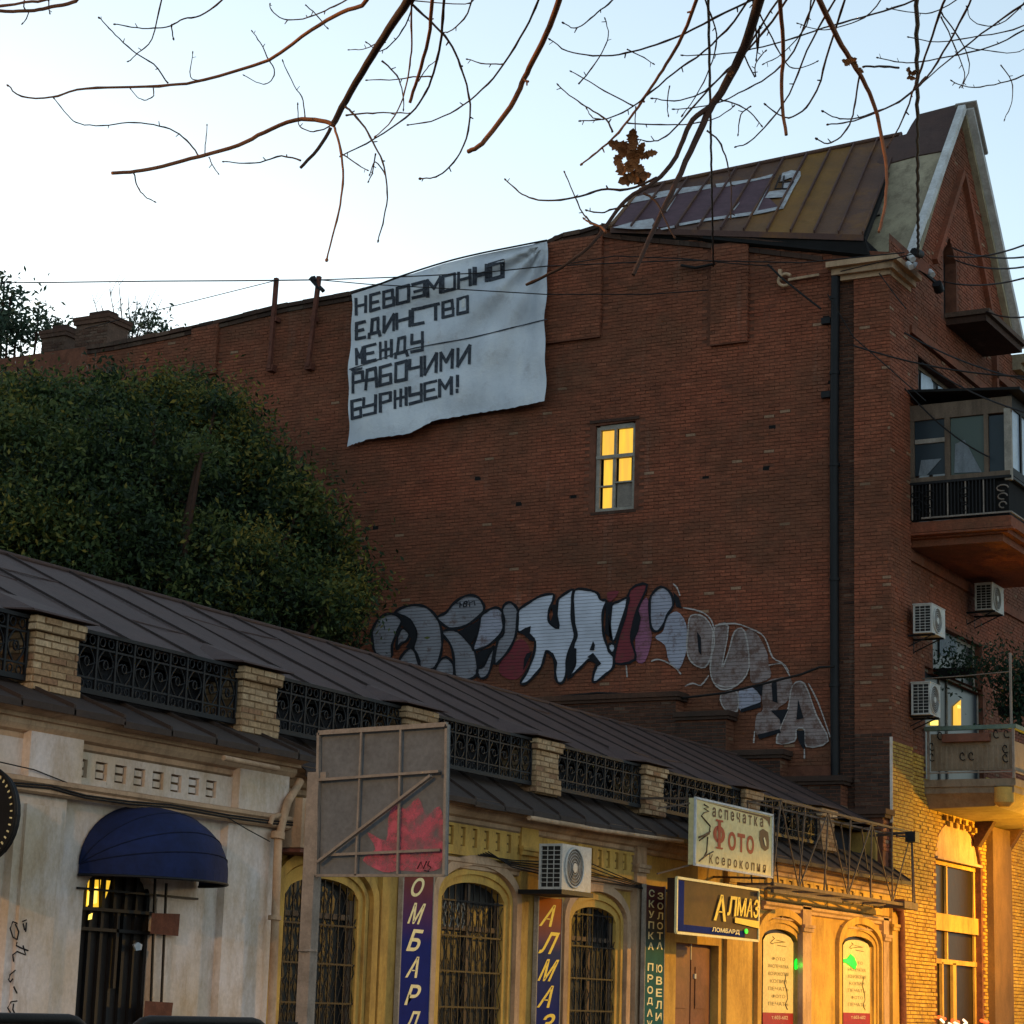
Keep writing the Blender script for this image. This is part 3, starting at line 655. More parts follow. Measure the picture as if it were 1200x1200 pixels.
# downpipe with hopper at the end of the bay
def f(b):
    X = XA+.20
    b.tube([onX(352, 915, -13.7), onX(345, 927, X-.05), onX(337, 940, X), onX(331, 962, X), onX(326, 985, X), onX(318, 1200, X)], .045, 10)
    b.tube([onX(326, 975, X), onX(325, 983, X)], .075, 10); b.tube([onX(322, 1073, X), onX(321.6, 1078, X)], .07, 10); b.tube([onX(327, 955, X-.02), onX(319, 958, X), onX(316, 966, X)], .03, 6)
part('downpipe', 'trim_plaster', LB, f)
part('downpipe', 'rusty_steel', LB, lambda b: (b.tube([onX(1054, 1062, -13.8), onX(1056, 1075, -13.85), onX(1058, 1200, -13.85)], .07, 10), b.tube([onX(1053, 1055, -13.8), onX(1054, 1066, -13.8)], .12, 10)))
def f(b):
    for s in range(5):
        y0_, y1_ = 982+s*.7, 1034+s*.9
        pts = [(560+s*3, 1002-s), (600, 1008+s*2), (640, 1010+s*4), (693, 1012+s*5), (720, 1024+s*3), (745, 1034+s*1.5), (770, 1040+s), (795, 1046)]
        b.tube([onX(x, y, -13.88+.01*s) for x, y in pts], .008, 4, cap=False)
    b.tube([onX(x, y, -13.68) for x, y in ((0, 893), (40, 902), (78, 917), (90, 924))], .006, 4, cap=False)
    for s in (0, 3): b.tube([onX(x, y+s, -13.66) for x, y in ((15, 917), (60, 921), (100, 932), (150, 939), (200, 943), (268, 955), (318, 962), (345, 964))], .009, 4, cap=False)
    b.tube([onX(x, y, -13.66) for x, y in ((265, 957), (290, 972), (316, 986))], .006, 4, cap=False)
part('facade_cable', 'cable', LB, f)

# ================================================================== THINGS FIXED TO THE LOW BUILDING
# domed awning: quarter-dome skin over an arch, with a valance
aw0, aw1 = onX(90, 1020, XA), onX(232, 1012, XA)
AY0 = aw0.y; AY1 = yx(233, 1000, XA)
def dome(pj):
    b = MB(); c = (AY0+AY1)/2+.0; h = (AY1-AY0)/2; zb = 2.62; zt = zx(158, 944, XA)-zb; nv, nu = 14, 22; V = []
    for j in range(nv+1):
        phi = pi/2*j/nv
        for i in range(nu+1):
            th = pi*i/nu     # arch rib tilted forward by phi
            u = c-h*cos(th); r = sin(th)
            V.append((XA+.02+pj*r*sin(phi)**.9, u, zb+zt*r*cos(phi)*1.0+(0)))
    F = [(j*(nu+1)+i, j*(nu+1)+i+1, (j+1)*(nu+1)+i+1, (j+1)*(nu+1)+i) for j in range(nv) for i in range(nu)]
    b.idx(V, F, .5, 0, True)
    rim = V[-(nu+1):]
    for i in range(nu): 
        p, q = rim[i], rim[i+1]; b.face([p, q, (q[0], q[1], q[2]-.10), (p[0], p[1], p[2]-.10)], .5, 0, True)
    return b, rim
AW = thing('awning', 'dark blue domed canvas awning over the doorway on the left', 'awning', (XA, (AY0+AY1)/2, 2.4))
bd, rim = dome(.78); CN = bd.build('canopy', 'canvas_blue', AW)
for ph in (.0, .48, .95, 1.3):
    part('rib_seam', 'canvas_seam', CN, lambda b: b.tube([(XA+.022+.78*sin(t)*sin(ph)**.9, (AY0+AY1)/2-(AY1-AY0)/2*cos(t), 2.62+(zx(158, 944, XA)-2.62)*sin(t)*cos(ph)) for t in [pi*i/24 for i in range(25)]], .007, 5))
part('frame', 'dark_iron', AW, lambda b: (b.tube([(p[0], p[1], p[2]-.10) for p in rim], .014, 5), b.bar((XA+.02, AY0, 2.40), (XA+.02, AY1, 2.40), .02)))
# oval black sign on a bracket at the very left edge
ov = onX(-18, 955, -13.35)
OV = thing('oval_sign', 'round black hanging sign with a white-dashed rim at the left edge', 'sign', tuple(ov))
def f(b):
    n = 28; rw, rh = .33, .39
    ring = [ov+Vector((rw*cos(2*pi*i/n), 0, rh*sin(2*pi*i/n))) for i in range(n)]
    b.prism(ring, (0, .08, 0))
part('board', 'dark_iron', OV, f)
part('rim', 'rail_paint', OV, lambda b: b.tube([ov+Vector((.34*cos(t), -.005, .40*sin(t))) for t in [k*pi/16 for k in range(33)]], .022, 6))
part('dashes', 'sign_pale', OV, lambda b: [b.bar(ov+Vector((.295*cos(t), -.012, .35*sin(t))), ov+Vector((.325*cos(t), -.012, .385*sin(t))), .012) for t in [-1.2+k*.16 for k in range(16)]])
part('bracket', 'rusty_steel', OV, lambda b: b.bar(ov+Vector((-.3, .04, 0)), (XA, ov.y+.04, ov.z), .04))
# air conditioners
def ac(name, label, loc, W_=.80, H=.56, Dp=.30, group=None, bracket=True):
    T = thing(name, label, 'air conditioner', loc, group); x, y, z = loc; brk = bracket
    part('casing', 'ac_white', T, lambda b: (b.box((x-Dp, y, z), (x, y+W_, z+.03)), b.box((x-Dp, y, z+H-.03), (x, y+W_, z+H)), b.box((x-Dp, y, z+.03), (x-Dp+.03, y+W_, z+H-.03)), b.box((x-.03, y, z+.03), (x, y+W_, z+H-.03)), b.box((x-Dp+.03, y+W_-.03, z+.03), (x-.03, y+W_, z+H-.03)), b.box((x-Dp-.01, y-.02, z+H), (x+.01, y+W_+.01, z+H+.015)) if bracket else None))
    part('coil', 'ac_dark', T, lambda b: b.box((x-Dp+.03, y+.03, z+.03), (x-.03, y+.05, z+H-.03)))
    G = part('side_grille', 'ac_white', T, lambda b: ([b.box((x-Dp+.03, y, z+.03+(H-.06)*i/9-.004), (x-.03, y+.012, z+.03+(H-.06)*i/9+.005)) for i in range(1, 9)], [b.box((x-Dp+.03+(Dp-.06)*i/3-.004, y-.002, z+.03), (x-Dp+.03+(Dp-.06)*i/3+.004, y+.01, z+H-.03)) for i in (1, 2)]))
    c = Vector((x+.012, y+W_*.40, z+H*.5)); R = H*.43
    part('fan_ring', 'ac_white', T, lambda b: (b.tube([c+Vector((0, R*cos(t), R*sin(t))) for t in [k*pi/14 for k in range(29)]], .014, 6), [b.tube([c+Vector((.002, R*q*cos(t), R*q*sin(t))) for t in [k*pi/10 for k in range(21)]], .004, 4, cap=False) for q in (.35, .52, .68, .84)]))
    part('fan', 'ac_fan', T, lambda b: (b.prism([c+Vector((-.008, R*.98*cos(t), R*.98*sin(t))) for t in [k*pi/14 for k in range(28)]], (-.003, 0, 0)), [b.prism([c+Vector((-.004, R*.2*cos(t), R*.2*sin(t))), c+Vector((-.004, R*.9*cos(t), R*.9*sin(t))), c+Vector((-.004, R*.9*cos(t+.7), R*.9*sin(t+.7)))], (.004, 0, 0)) for t in (0, 2.1, 4.2)]))
    part('fan_hub', 'ac_white', T, lambda b: b.prism([c+Vector((0, .06*cos(t), .06*sin(t))) for t in [k*pi/8 for k in range(16)]], (.01, 0, 0)))
    if bracket: part('bracket', 'dark_iron', T, lambda b: [(b.bar((x+.02, y+q, z-.02), (x-Dp-.25, y+q, z-.02), .035), b.bar((x-Dp-.22, y+q, z-.02), (x-Dp-.22, y+q, z-.28), .03), b.bar((x-.05, y+q, z-.03), (x-Dp-.22, y+q, z-.26), .02)) for q in (.12, W_-.15)])
    return T
a = onX(658, 1042, -13.28); ac('air_conditioner', 'cream air conditioner above the vertical yellow-lettered blue sign on the low building', (a.x, a.y, a.z), .80, .565, .33, None, False)
part('tray', 'dark_iron', bpy.data.objects['air_conditioner'], lambda b: b.box((a.x-.6, a.y-.03, a.z-.06), (a.x+.02, a.y+.84, a.z-.005)))
a = onX(352, 993, -13.55)
OB = thing('equipment_box', 'beige metal equipment box half hidden behind the back of the signboard', 'equipment box', tuple(a))
part('casing', 'trim_plaster', OB, lambda b: (b.box((a.x-.35, a.y, a.z), (a.x, a.y+.95, a.z+.52)), b.box((a.x-.0, a.y+.06, a.z+.05), (a.x+.015, a.y+.9, a.z+.47))))
part('shelf', 'rusty_steel', OB, lambda b: (b.box((a.x-.42, a.y-.03, a.z-.05), (a.x+.02, a.y+1.0, a.z-.012)), b.box((a.x-.42, a.y+.1, a.z-.3), (a.x-.38, a.y+.15, a.z-.05))))
# vertical lettered signs
def vsign(name, label, px0, px1, ptop, X, zbot, mat, cols, lm, shear=.0, fat=.0):
    y0, y1 = yx(px0, 1110, X), yx(px1, 1110, X); zt = zx((px0+px1)/2, ptop, X)
    T = thing(name, label, 'sign', (X, y0, zbot))
    part('panel', mat, T, lambda b: b.box((X-.05, y0, zbot), (X, y1, zt)))
    part('edging', 'pale_wood', T, lambda b: (b.box((X-.055, y0-.022, zbot), (X+.008, y0-.001, zt+.01)), b.box((X-.055, y1+.001, zbot), (X+.008, y1+.015, zt+.01))))
    P = lambda u, v, t: (X+.004+t, u, v)
    for (pa, pb, items) in cols:
        for ch, ya, yb in items:
            cx = (pa+pb)/2; A = onX(pa, ya, X); B_ = onX(pb, yb, X)
            # follow the true vertical: take horizontal position at the sign's mid height
            u0 = yx(px0, 1110, X)+(y1-y0)*(pa/100); u1 = y0+(y1-y0)*(pb/100)
            xm = (px0+px1)/2; z1_, z0_ = zx(xm, ya, X), zx(xm, yb, X)
            o = MB(); text(o, ch, P, u0, u1, z0_, z1_, 0, shear, fat); o.build('letter', lm, T)
    return T
vsign('vertical_sign', 'tall narrow pawnshop sign with cream letters fading from maroon to blue, below the signboard', 470, 505, 1016, -13.86, .9, 'pawn_print',
      [(27, 66, [('Л', 1002, 1022), ('О', 1028, 1051), ('М', 1058, 1083), ('Б', 1089, 1115), ('А', 1121, 1146), ('Р', 1154, 1178), ('Д', 1185, 1210)])], 'sign_pale', .6, .008)
vsign('vertical_sign', 'narrow blue sign with orange top and slanted yellow letters under the air conditioner', 630, 657, 1052, -13.86, .9, 'gold_print',
      [(22, 75, [('А', 1060, 1086), ('Л', 1092, 1118), ('М', 1124, 1150), ('А', 1155, 1181), ('З', 1188, 1212)])], 'sign_yellow', .9, .012)
cB = [(c, 1043+i*12.4, 1051.5+i*12.4) for i, c in enumerate('СКУПКА')]+[(c, 1129+i*13.4, 1138+i*13.4) for i, c in enumerate('ПРОДАЖА')]
cA = [(c, 1045+i*11.7, 1053.5+i*11.7) for i, c in enumerate('ЗОЛОТА')]+[(c, 1130+i*14.2, 1139.5+i*14.2) for i, c in enumerate('ЮВЕЛИР')]
vsign('vertical_sign', 'narrow teal sign with two columns of small letters left of the red door', 756, 778, 1038, -13.80, .9, 'buy_print', [(14, 44, cB), (60, 92, cA)], 'sign_pale', .02, .004)
# hanging photo / copy sign
XP = -13.1
q = [onX(*p, XP) for p in ((815, 937), (905, 953.5), (906, 1028), (817, 1014))]
ys0, ys1, zs0, zs1 = q[0].y, q[1].y, (q[2].z+q[3].z)/2, (q[0].z+q[1].z)/2
PS = thing('photo_sign', 'cream projecting board advertising printing, photos and copying in brown and red letters', 'sign', (XP, ys0, zs0))
part('board', 'sign_cream', PS, lambda b: b.box((XP-.10, ys0, zs0), (XP, ys1, zs1)))
part('frame', 'white_trim', PS, lambda b: (b.bar((XP, ys0-.02, zs1), (XP, ys1+.02, zs1), .03), b.bar((XP, ys0-.02, zs0), (XP, ys1+.02, zs0), .03), b.bar((XP, ys0, zs0), (XP, ys0, zs1), .03), b.bar((XP, ys1, zs0), (XP, ys1, zs1), .03)))
PU = lambda u, v, t: (XP+.004+t, ys0+(ys1-ys0)*u, zs1-(zs1-zs0)*(1-v))
def phi(b):
    cu_, cv, ru, rv = .295, .52, .075, .135; N = 24
    o_ = [PU(cu_+ru*cos(2*pi*i/N), cv+rv*sin(2*pi*i/N), .0) for i in range(N)]; i_ = [PU(cu_+ru*.42*cos(2*pi*i/N), cv+rv*.72*sin(2*pi*i/N), .0) for i in range(N)]
    b.idx(o_+i_, [(i, (i+1) % N, N+(i+1) % N, N+i) for i in range(N)])
    for u0, u1, v0, v1, t in ((.277, .313, .30, .745, .004), (.25, .34, .30, .325, .006), (.25, .34, .715, .745, .006)): b.face([PU(u0, v0, t), PU(u1, v0, t), PU(u1, v1, t), PU(u0, v1, t)])
def letters(b, s, u0, u1, v0, v1, m, fat, tall='', P=PU, hgt=1.25, narrow=.72):
    st = (u1-u0)/len(s)
    for i, ch in enumerate(s):
        a = u0+i*st; tp = v1 if ch in tall or i == 0 and s[0].isupper() else v0+(v1-v0)/hgt
        text(b, ch, P, a+st*(1-narrow)/2, a+st*(1+narrow)/2, v0-(.025 if ch == 'р' else 0), tp, m, 0, fat)
b = MB(); letters(b, 'аспечатка', .19, .89, .77, .92, 0, .008, hgt=1.0, narrow=.58); letters(b, 'Ксерокопия', .16, .93, .055, .20, 0, .008, hgt=1.15, narrow=.58)
S = [[(.10, .93), (.16, .90), (.10, .87), (.16, .84), (.10, .80), (.07, .75), (.11, .70), (.18, .62), (.17, .53), (.10, .46), (.04, .42)], [(.05, .37), (.14, .47), (.18, .54)], [(.15, .45), (.14, .22), (.10, .12), (.05, .06)], [(.22, .24), (.15, .18), (.08, .10)], [(.04, .41), (.17, .50)]]
for s in S: b.tube([PU(u, v, .002) for u, v in s], .012, 4)
b.poly([PU(u, v, .0) for u, v in ((.12, .97), (.55, .965), (.97, .965), (.965, .80), (.93, .89), (.86, .93), (.5, .945))])
for k in range(1):
    b.poly([PU(u, v, .0) for u, v in ((.82, .70), (.87, .75), (.94, .71), (.955, .58), (.95, .45), (.90, .40), (.85, .44), (.82, .56))])
b.build('brown_lettering', 'sign_brown', PS)
b = MB(); phi(b); text(b, 'о', PU, .41, .51, .31, .60, 0, 0, .012); text(b, 'т', PU, .53, .63, .31, .60, 0, 0, .012); text(b, 'о', PU, .65, .75, .31, .60, 0, 0, .012); b.build('red_lettering', 'sign_red', PS)
b = MB(); b.poly([PU(u, v, .004) for u, v in ((.875, .60), (.89, .62), (.91, .54), (.915, .47), (.895, .50))]); b.build('camera_glint', 'sign_pale', PS)
part('bracket', 'truss_steel', PS, lambda b: (b.bar((XP-.05, ys0+.1, zs1), (-14.0, ys0+.1, zs1+.02), .03), b.bar(onX(772, 947, XP-.3), onX(815, 940, XP-.05), .02), b.bar(onX(770, 1024, XP-.3), onX(815, 1012, XP-.05), .02), b.bar((XP-.05, ys1-.1, zs0-.02), (-14.0, ys1-.1, zs0), .03)))
# lightbox with slanted yellow name letters
XL = -13.25
q = [onX(*p, XL) for p in ((793, 1027), (887, 1044), (886, 1103), (790, 1092))]
lu0, lu1, lv0, lv1 = q[0].y, q[1].y+.05, (q[2].z+q[3].z)/2, (q[0].z+q[1].z)/2
LX = thing('lightbox_sign', 'dark brown and blue lightbox with slanted yellow letters over the red door', 'sign', (XL, lu0, lv0))
part('box', 'sign_panel', LX, lambda b: b.box((XL-.14, lu0, lv0), (XL, lu1, lv1)))
part('blue_border', 'sign_blue', LX, lambda b: (b.box((XL+.001, lu0+.03, lv0+.03), (XL+.006, lu0+.24, lv1-.03)), b.box((XL+.001, lu0+.24, lv0+.03), (XL+.006, lu1-.5, lv0+.12))))
part('frame', 'sign_pale', LX, lambda b: (b.bar((XL, lu0, lv1), (XL, lu1, lv1), .035), b.bar((XL, lu0, lv0), (XL, lu1, lv0), .035), b.bar((XL, lu0, lv0), (XL, lu0, lv1), .035), b.bar((XL, lu1, lv0), (XL, lu1, lv1), .035)))
PL = lambda u, v, t: (XL+.03+t, lu0+(lu1-lu0)*u, lv0+(lv1-lv0)*v)
def f(b):
    for ch, u0, u1, v0, v1 in (('А', .43, .58, .30, .80), ('Л', .59, .70, .42, .80), ('М', .71, .82, .44, .80), ('А', .83, .91, .44, .80), ('З', .92, .985, .44, .80)): text(b, ch, PL, u0, u1, v0, v1, 0, .05, .012)
    b.poly([PL(u, v, 0) for u, v in ((.68, .30), (.995, .24), (.995, .38), (.68, .40))])
part('yellow_lettering', 'sign_yellow', LX, f)
part('small_lettering', 'sign_pale', LX, lambda b: text(b, 'ЛОМБАРД', PL, .40, .74, .07, .17, 0, .02, .004))
part('led', 'led_green', LX, lambda b: b.prism([PL(.82+.02*cos(t), .16+.05*sin(t), 0) for t in [k*pi/5 for k in range(10)]], (.01, 0, 0)))
# posters in the two arched windows
def poster(o, label, k):
    X = XB-.03; u0, u1 = o['u0']+.12, o['u1']-.12; oo = dict(o); oo['u0'], oo['u1'], oo['z0'] = u0, u1, 2.0; c = (u0+u1)/2; h = (u1-u0)/2
    zs = o['top'](o['u0'])-.02; zt = o['top'](c)-.06; oo['top'] = lambda u: zs+(zt-zs)*math.sqrt(max(0, 1-((u-c)/h)**2)); zr = 1.98-.0
    zrb = zx(915 if k == 0 else 1003, 1187, X)
    oo['z0'] = zrb
    T = thing('poster', label, 'poster', (X, u0, 1.0), 'posters in the arched windows')
    part('paper', 'poster_paper', T, lambda b: pane(b, oo, X))
    part('red_foot', 'poster_red', T, lambda b: b.face([(X, u0, .8), (X, u1, .8), (X, u1, zrb), (X, u0, zrb)]))
    P = lambda u, v, t: (X+.004+t, u0+(u1-u0)*u, v)
    def f(b):
        hh = zs-zrb; rows = ['УСЛУГИ', 'ОБСЛУЖИВАНИЕ', 'РЕМОНТ', 'КОПИИ', 'ПЕЧАТЬ', 'ФОТО', 'ДОКУМЕНТЫ']
        for i, s in enumerate(['ФОТО', 'РАСПЕЧАТКА', 'КСЕРОКОПИЯ', 'КОПИИ', 'ПЕЧАТЬ', 'ФОТО', 'ПЕЧАТЬ']):
            z = zs-.22*hh-i*hh*.105; w_ = .11*min(len(s), 6)/2; text(b, s, P, .5-w_, .5+w_, z-.05*hh, z, 0, 0, .001)
        b.tube([P(a, zs+(zt-zs)*v, .003) for a, v in ((.3, .5), (.36, .3), (.28, .0), (.22, -.25), (.3, -.35), (.36, -.2), (.5, -.1), (.7, .0))], .006, 4, cap=False)
        b.tube([P(.42, zs+.02, .003), P(.72, zs, .003)], .004, 4, cap=False); b.tube([P(.45, zs-.06, .003), P(.75, zs-.07, .003)], .005, 4, cap=False)
        b.tube([P(a, v, .003) for a, v in ((.75, zrb+.55*hh), (.7, zrb+.42*hh), (.78, zrb+.3*hh), (.8, zrb+.2*hh), (.72, zrb+.12*hh), (.8, zrb+.05*hh))], .008, 4, cap=False)
    part('print', 'poster_ink', T, f)
    part('phone_number', 'poster_white', T, lambda b: text(b, 'т.603-602', P, .28, .82, zrb-.10, zrb-.045, 0, 0, .002))
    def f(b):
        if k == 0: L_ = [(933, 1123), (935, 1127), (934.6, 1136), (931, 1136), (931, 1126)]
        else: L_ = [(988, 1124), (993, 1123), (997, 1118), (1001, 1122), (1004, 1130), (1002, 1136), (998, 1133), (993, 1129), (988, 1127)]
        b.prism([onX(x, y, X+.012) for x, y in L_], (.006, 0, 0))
    part('led', 'led_green', T, f)  # glowing green patch painted in for a reflection in the glass
    LL = bpy.data.lights.new('led_light', 'POINT'); LL.energy = .35; LL.color = (.1, 1, .1); LL.shadow_soft_size = .03  # added light that spreads the green reflection over the poster
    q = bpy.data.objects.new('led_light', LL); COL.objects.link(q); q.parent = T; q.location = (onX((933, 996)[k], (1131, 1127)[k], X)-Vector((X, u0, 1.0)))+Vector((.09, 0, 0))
poster(W4, 'cream window poster with dark print, nearest the photo sign', 0); poster(W5, 'cream window poster with a green light, nearest the brick building corner', 1)
# rooftop sign truss
TR = thing('sign_truss', 'rusty lattice steel sign frame cantilevered over the right end of the cornice', 'truss', (-13.2, 32.2, 3.4))
A0, A1, B0, B1 = onX(915, 938, -13.2), onX(1068, 974, -13.2), onX(905, 1038, -13.2), onX(1070, 1058, -13.2)
A0.z = A1.z = 4.63; B0.z = B1.z = 3.36
bk = Vector((-.55, 0, 0))
part('chord', 'truss_steel', TR, lambda b: (b.bar(A0, A1, .035), b.bar(B0, B1, .05), b.bar(A0+bk, A1+bk, .03), b.bar(B0+bk, B1+bk, .05)))
def lerp(a, c, t): return a+(c-a)*t
for i in range(7):
    def f(b):
        t = i/6; b.bar(lerp(A0, A1, t), lerp(B0, B1, t), .022); b.bar(lerp(B0, B1, t), lerp(B0, B1, t)+bk, .03)
        b.bar(lerp(A0, A1, t), lerp(A0, A1, t)+bk, .02)
        if i < 6: b.bar(lerp(A0, A1, t+(1/6 if i % 2 else 0)), lerp(B0, B1, t+(0 if i % 2 else 1/6)), .018); b.bar(lerp(B0, B1, t)+bk, lerp(B0, B1, t+1/6), .02); b.bar(lerp(A0, A1, t)+bk, lerp(B0, B1, t+1/12)+bk, .02)
    part('strut', 'truss_steel', TR, f)
part('outrigger', 'truss_steel', TR, lambda b: (b.bar(onX(1068, 974, -13.2), onX(1072, 1058, -12.9), .03), b.bar(B1, B1+Vector((-.8, .1, 0)), .06), b.bar(A1, A1+Vector((-.8, .1, -.05)), .04), b.box((-13.35, 37.6, 3.3), (-13.15, 38.3, 3.42)), b.bar(onX(905, 1044, -13.0), onX(985, 1056, -13.0), .05)))
sp = onX(1070, 981, -13.05)
part('floodlight', 'dark_iron', TR, lambda b: (b.box((sp.x-.1, sp.y-.12, sp.z-.09), (sp.x+.08, sp.y+.1, sp.z+.09)), b.bar(sp, sp+Vector((-.2, -.3, 0)), .03)))
# ================================================================== TALL BRICK BUILDING
BB = thing('brick_building', 'tall dark red brick building with blank firewall, street gable and balconies', 'building', (-14, YF, 0))
XF = -14.0
tops = [onY(x, y, YF) for x, y in ((60, 412), (130, 402), (190, 390), (262, 374), (330, 357), (410, 343), (470, 326), (560, 304), (640, 284), (650, 276), (690, 268), (706, 262), (735, 266), (860, 277), (985, 292))]
TX, TZ = [p.x for p in tops], [p.z for p in tops]
TX[0] = -37; TX.append(-13.94); TZ.append(15.75)
Ttop = lambda u: float(np.interp(u, TX, TZ))
fw = rect(-20.18, -19.29, 11.15, 12.97, .2); fw['top'] = lambda u: 12.93+(u+20.18)*.03
XS = onY(1003, 600, YF).x                      # seam of the street block in the firewall
HOLES = [(827, 558), (898, 548), (672, 581), (608, 590), (500, 606), (440, 618), (845, 470), (700, 365), (970, 448), (968, 372), (905, 500), (560, 560)]
HP = [onY(x, y, YF) for x, y in HOLES]
part('firewall', 'mortar', BB, lambda b: wall(b, 'Y', YF, sorted(TX+[-15.05, XS]), 0, Ttop, [fw], .2))
PIERS = [(640, 706, 400), (835, 878, 404), (228, 258, 440)]
PI = [(onY(a, c-60, YF).x, onY(e, c-60, YF).x, onY((a+e)/2, c, YF).z) for a, e, c in PIERS]
for a, e, z in PI: part('pier', 'mortar', BB, lambda b: (b.box((a, YF-.09, z), (e, YF-.001, min(Ttop(a), Ttop(e))-.06))))
def tnt(u, z):
    if random.random() < .004: return 1
    return min(.94, max(0, random.gauss(.52+.08*sin(z*1.7+u*.6), .17)))
def ins(u, z, a, e, zz):
    if zz+BH > min(Ttop(a), Ttop(e))-.02: return False
    if fw['u0']-.01 < e and a < fw['u1']+.01 and 11.1 < z < 12.99: return False
    for p in HP:
        if abs(u-p.x) < .09 and abs(z-p.z) < .05: return False
    for q in PI:
        if e > q[0] and a < q[1] and z > q[2]: return False
    return True
lst = bricks('Y', YF, -33.5, -15.12, 6.0, 17.4, ins, tnt)
for a, e, z in PI:
    lst += bricks('Y', YF-.09, a, e, z, 17.3, lambda u, zz, aa, ee, zq: zq+BH < min(Ttop(a), Ttop(e))-.05, lambda u, zz: min(.95, random.gauss(.66, .16)))
    lst += bricks('X', e, YF-.09, YF, z, 17.3, lambda u, zz, aa, ee, zq: zq+BH < Ttop(e)-.05, tnt)
emit_bricks(lst, 'red_brick', BB, 110)
def f(b):
    for p in HP: b.box((p.x-.07, YF-.001, p.z-.05), (p.x+.07, YF+.01, p.z+.03))
part('socket_hole', 'dark_void', BB, f); 
def f(b):
    xs = np.linspace(-33.5, -20.2, 34)
    for dz, dy in ((-.10, .09), (-.20, .045)):
        for a, e in zip(xs[:-1], xs[1:]):
            za, ze = Ttop(a)+dz, Ttop(e)+dz; j = random.uniform(-.01, .012)
            b.hexa([(a, YF-dy, za), (e-.01, YF-dy, ze), (e-.01, YF+.02, ze), (a, YF+.02, za), (a, YF-dy, za+.09+j), (e-.01, YF-dy, ze+.09+j), (e-.01, YF+.02, ze+.09+j), (a, YF+.02, za+.09+j)], random.random())
    xs = np.linspace(-20.1, -15.3, 12)
    for dz, dy in ((-.12, .12), (-.30, .06)):
        for a, e in zip(xs[:-1], xs[1:]):
            za, ze = Ttop(a)+dz, Ttop(e)+dz
            b.hexa([(a, YF-dy, za), (e-.01, YF-dy, ze), (e-.01, YF+.02, ze), (a, YF+.02, za), (a, YF-dy, za+.10), (e-.01, YF-dy, ze+.10), (e-.01, YF+.02, ze+.10), (a, YF+.02, za+.10)], random.random()*.5)
stuff(part('coping', 'smoky_brick', BB, f))
# street block: side strip and corner pilaster
X0b, X1b = XS, -13.93; Yb = YF-.09; zc = 15.62
part('corner_block', 'mortar', BB, lambda b: (wall(b, 'Y', Yb, [X0b, X1b], 0, zc), b.face([(X0b, Yb, 0), (X0b, YF, 0), (X0b, YF, zc), (X0b, Yb, zc)]), wall(b, 'X', X1b, [Yb, 40.32], 0, 16.1), b.face([(X1b, 40.32, 0), (XF, 40.32, 0), (XF, 40.32, 16.1), (X1b, 40.32, 16.1)])))
ZC = 6.35                                       # cream paint up to here on the street side
tn2 = lambda u, z: 1 if random.random() < .012 else min(.95, random.gauss(.62, .16))
emit_bricks(bricks('Y', Yb, X0b, X1b, 6.6, zc, lambda *q: random.random() > .006, tn2), 'red_brick', BB, 70)
emit_bricks(bricks('Y', Yb, X0b, X1b, 3.4, 6.6, lambda *q: random.random() > .006, lambda u, z: random.gauss(.45, .25)), 'smoky_brick', BB, 0)
emit_bricks(bricks('Y', YF, -15.0, X0b, 5.0, 15.6, lambda *q: True, lambda u, z: random.gauss(.35, .2)), 'smoky_brick', BB, 0)
emit_bricks(bricks('X', X1b, Yb, 40.32, ZC+.1, 16.0, lambda *q: True, tn2), 'red_brick', BB, 0)
emit_bricks(bricks('X', X1b, Yb, 40.32, .2, ZC+.1, lambda *q: True, lambda u, z: random.gauss(.6, .2)), 'cream_brick', BB, 0)
part('corner_stripe', 'white_plaster', BB, lambda b: (b.box((X1b-.035, Yb-.018, 4.9), (X1b+.018, Yb-.005, 6.45))))
# facade openings (street side)
gy = lambda x, y: yx(x, y, XF)
GW = arch(gy(1097, 1080), gy(1150, 1080), zx(1097, 1000), zx(1120, 963), z0=.9, rev=.22)
WT = rect(gy(1076, 440), gy(1146, 480), 10.8, zx(1076, 417), .3)
W2_ = rect(gy(1093, 750), gy(1151, 780), zx(1100, 792), zx(1097, 731), .25)
WD = rect(gy(1084, 800), gy(1152, 825), 5.9, zx(1084, 780), .2)
sl0, sl1 = gy(1106, 355), gy(1121, 362)
SLT = dict(u0=sl0, u1=sl1, z0=zx(1106, 372), n=4, rev=.25, top=lambda u: zx(1106, 295)+(.45)*(1-abs(u-(sl0+sl1)/2)/((sl1-sl0)/2)))
OPN = [GW, WT, W2_, WD, SLT]
G0, GA, G1 = (40.55, 16.15), (43.84, 20.35), (47.25, 16.15)
def Ftop(u): return 15.9 if u <= G0[0] or u >= G1[0] else float(np.interp(u, [G0[0], GA[0], G1[0]], [16.15, 20.35, 16.15]))
part('facade', 'mortar', BB, lambda b: wall(b, 'X', XF, [40.32, G0[0]-.001, G0[0], 42, GA[0], 45.5, G1[0], G1[0]+.001, 56], 0, Ftop, OPN, .25, mr=0))
def insF(u, z, a, e, zz):
    if zz+BH > min(Ftop(a), Ftop(e)): return False
    for o in OPN:
        if e > o['u0'] and a < o['u1'] and zz+BH > o['z0'] and zz < o['top'](min(max(u, o['u0']), o['u1'])): return False
    return True
emit_bricks(bricks('X', XF, 40.34, 49.5, ZC, 20.3, insF, tn2), 'red_brick', BB, 0)
emit_bricks(bricks('X', XF, 40.34, 49.5, .5, ZC, insF, lambda u, z: random.gauss(.6, .2), proud=.02), 'cream_brick', BB, 120)
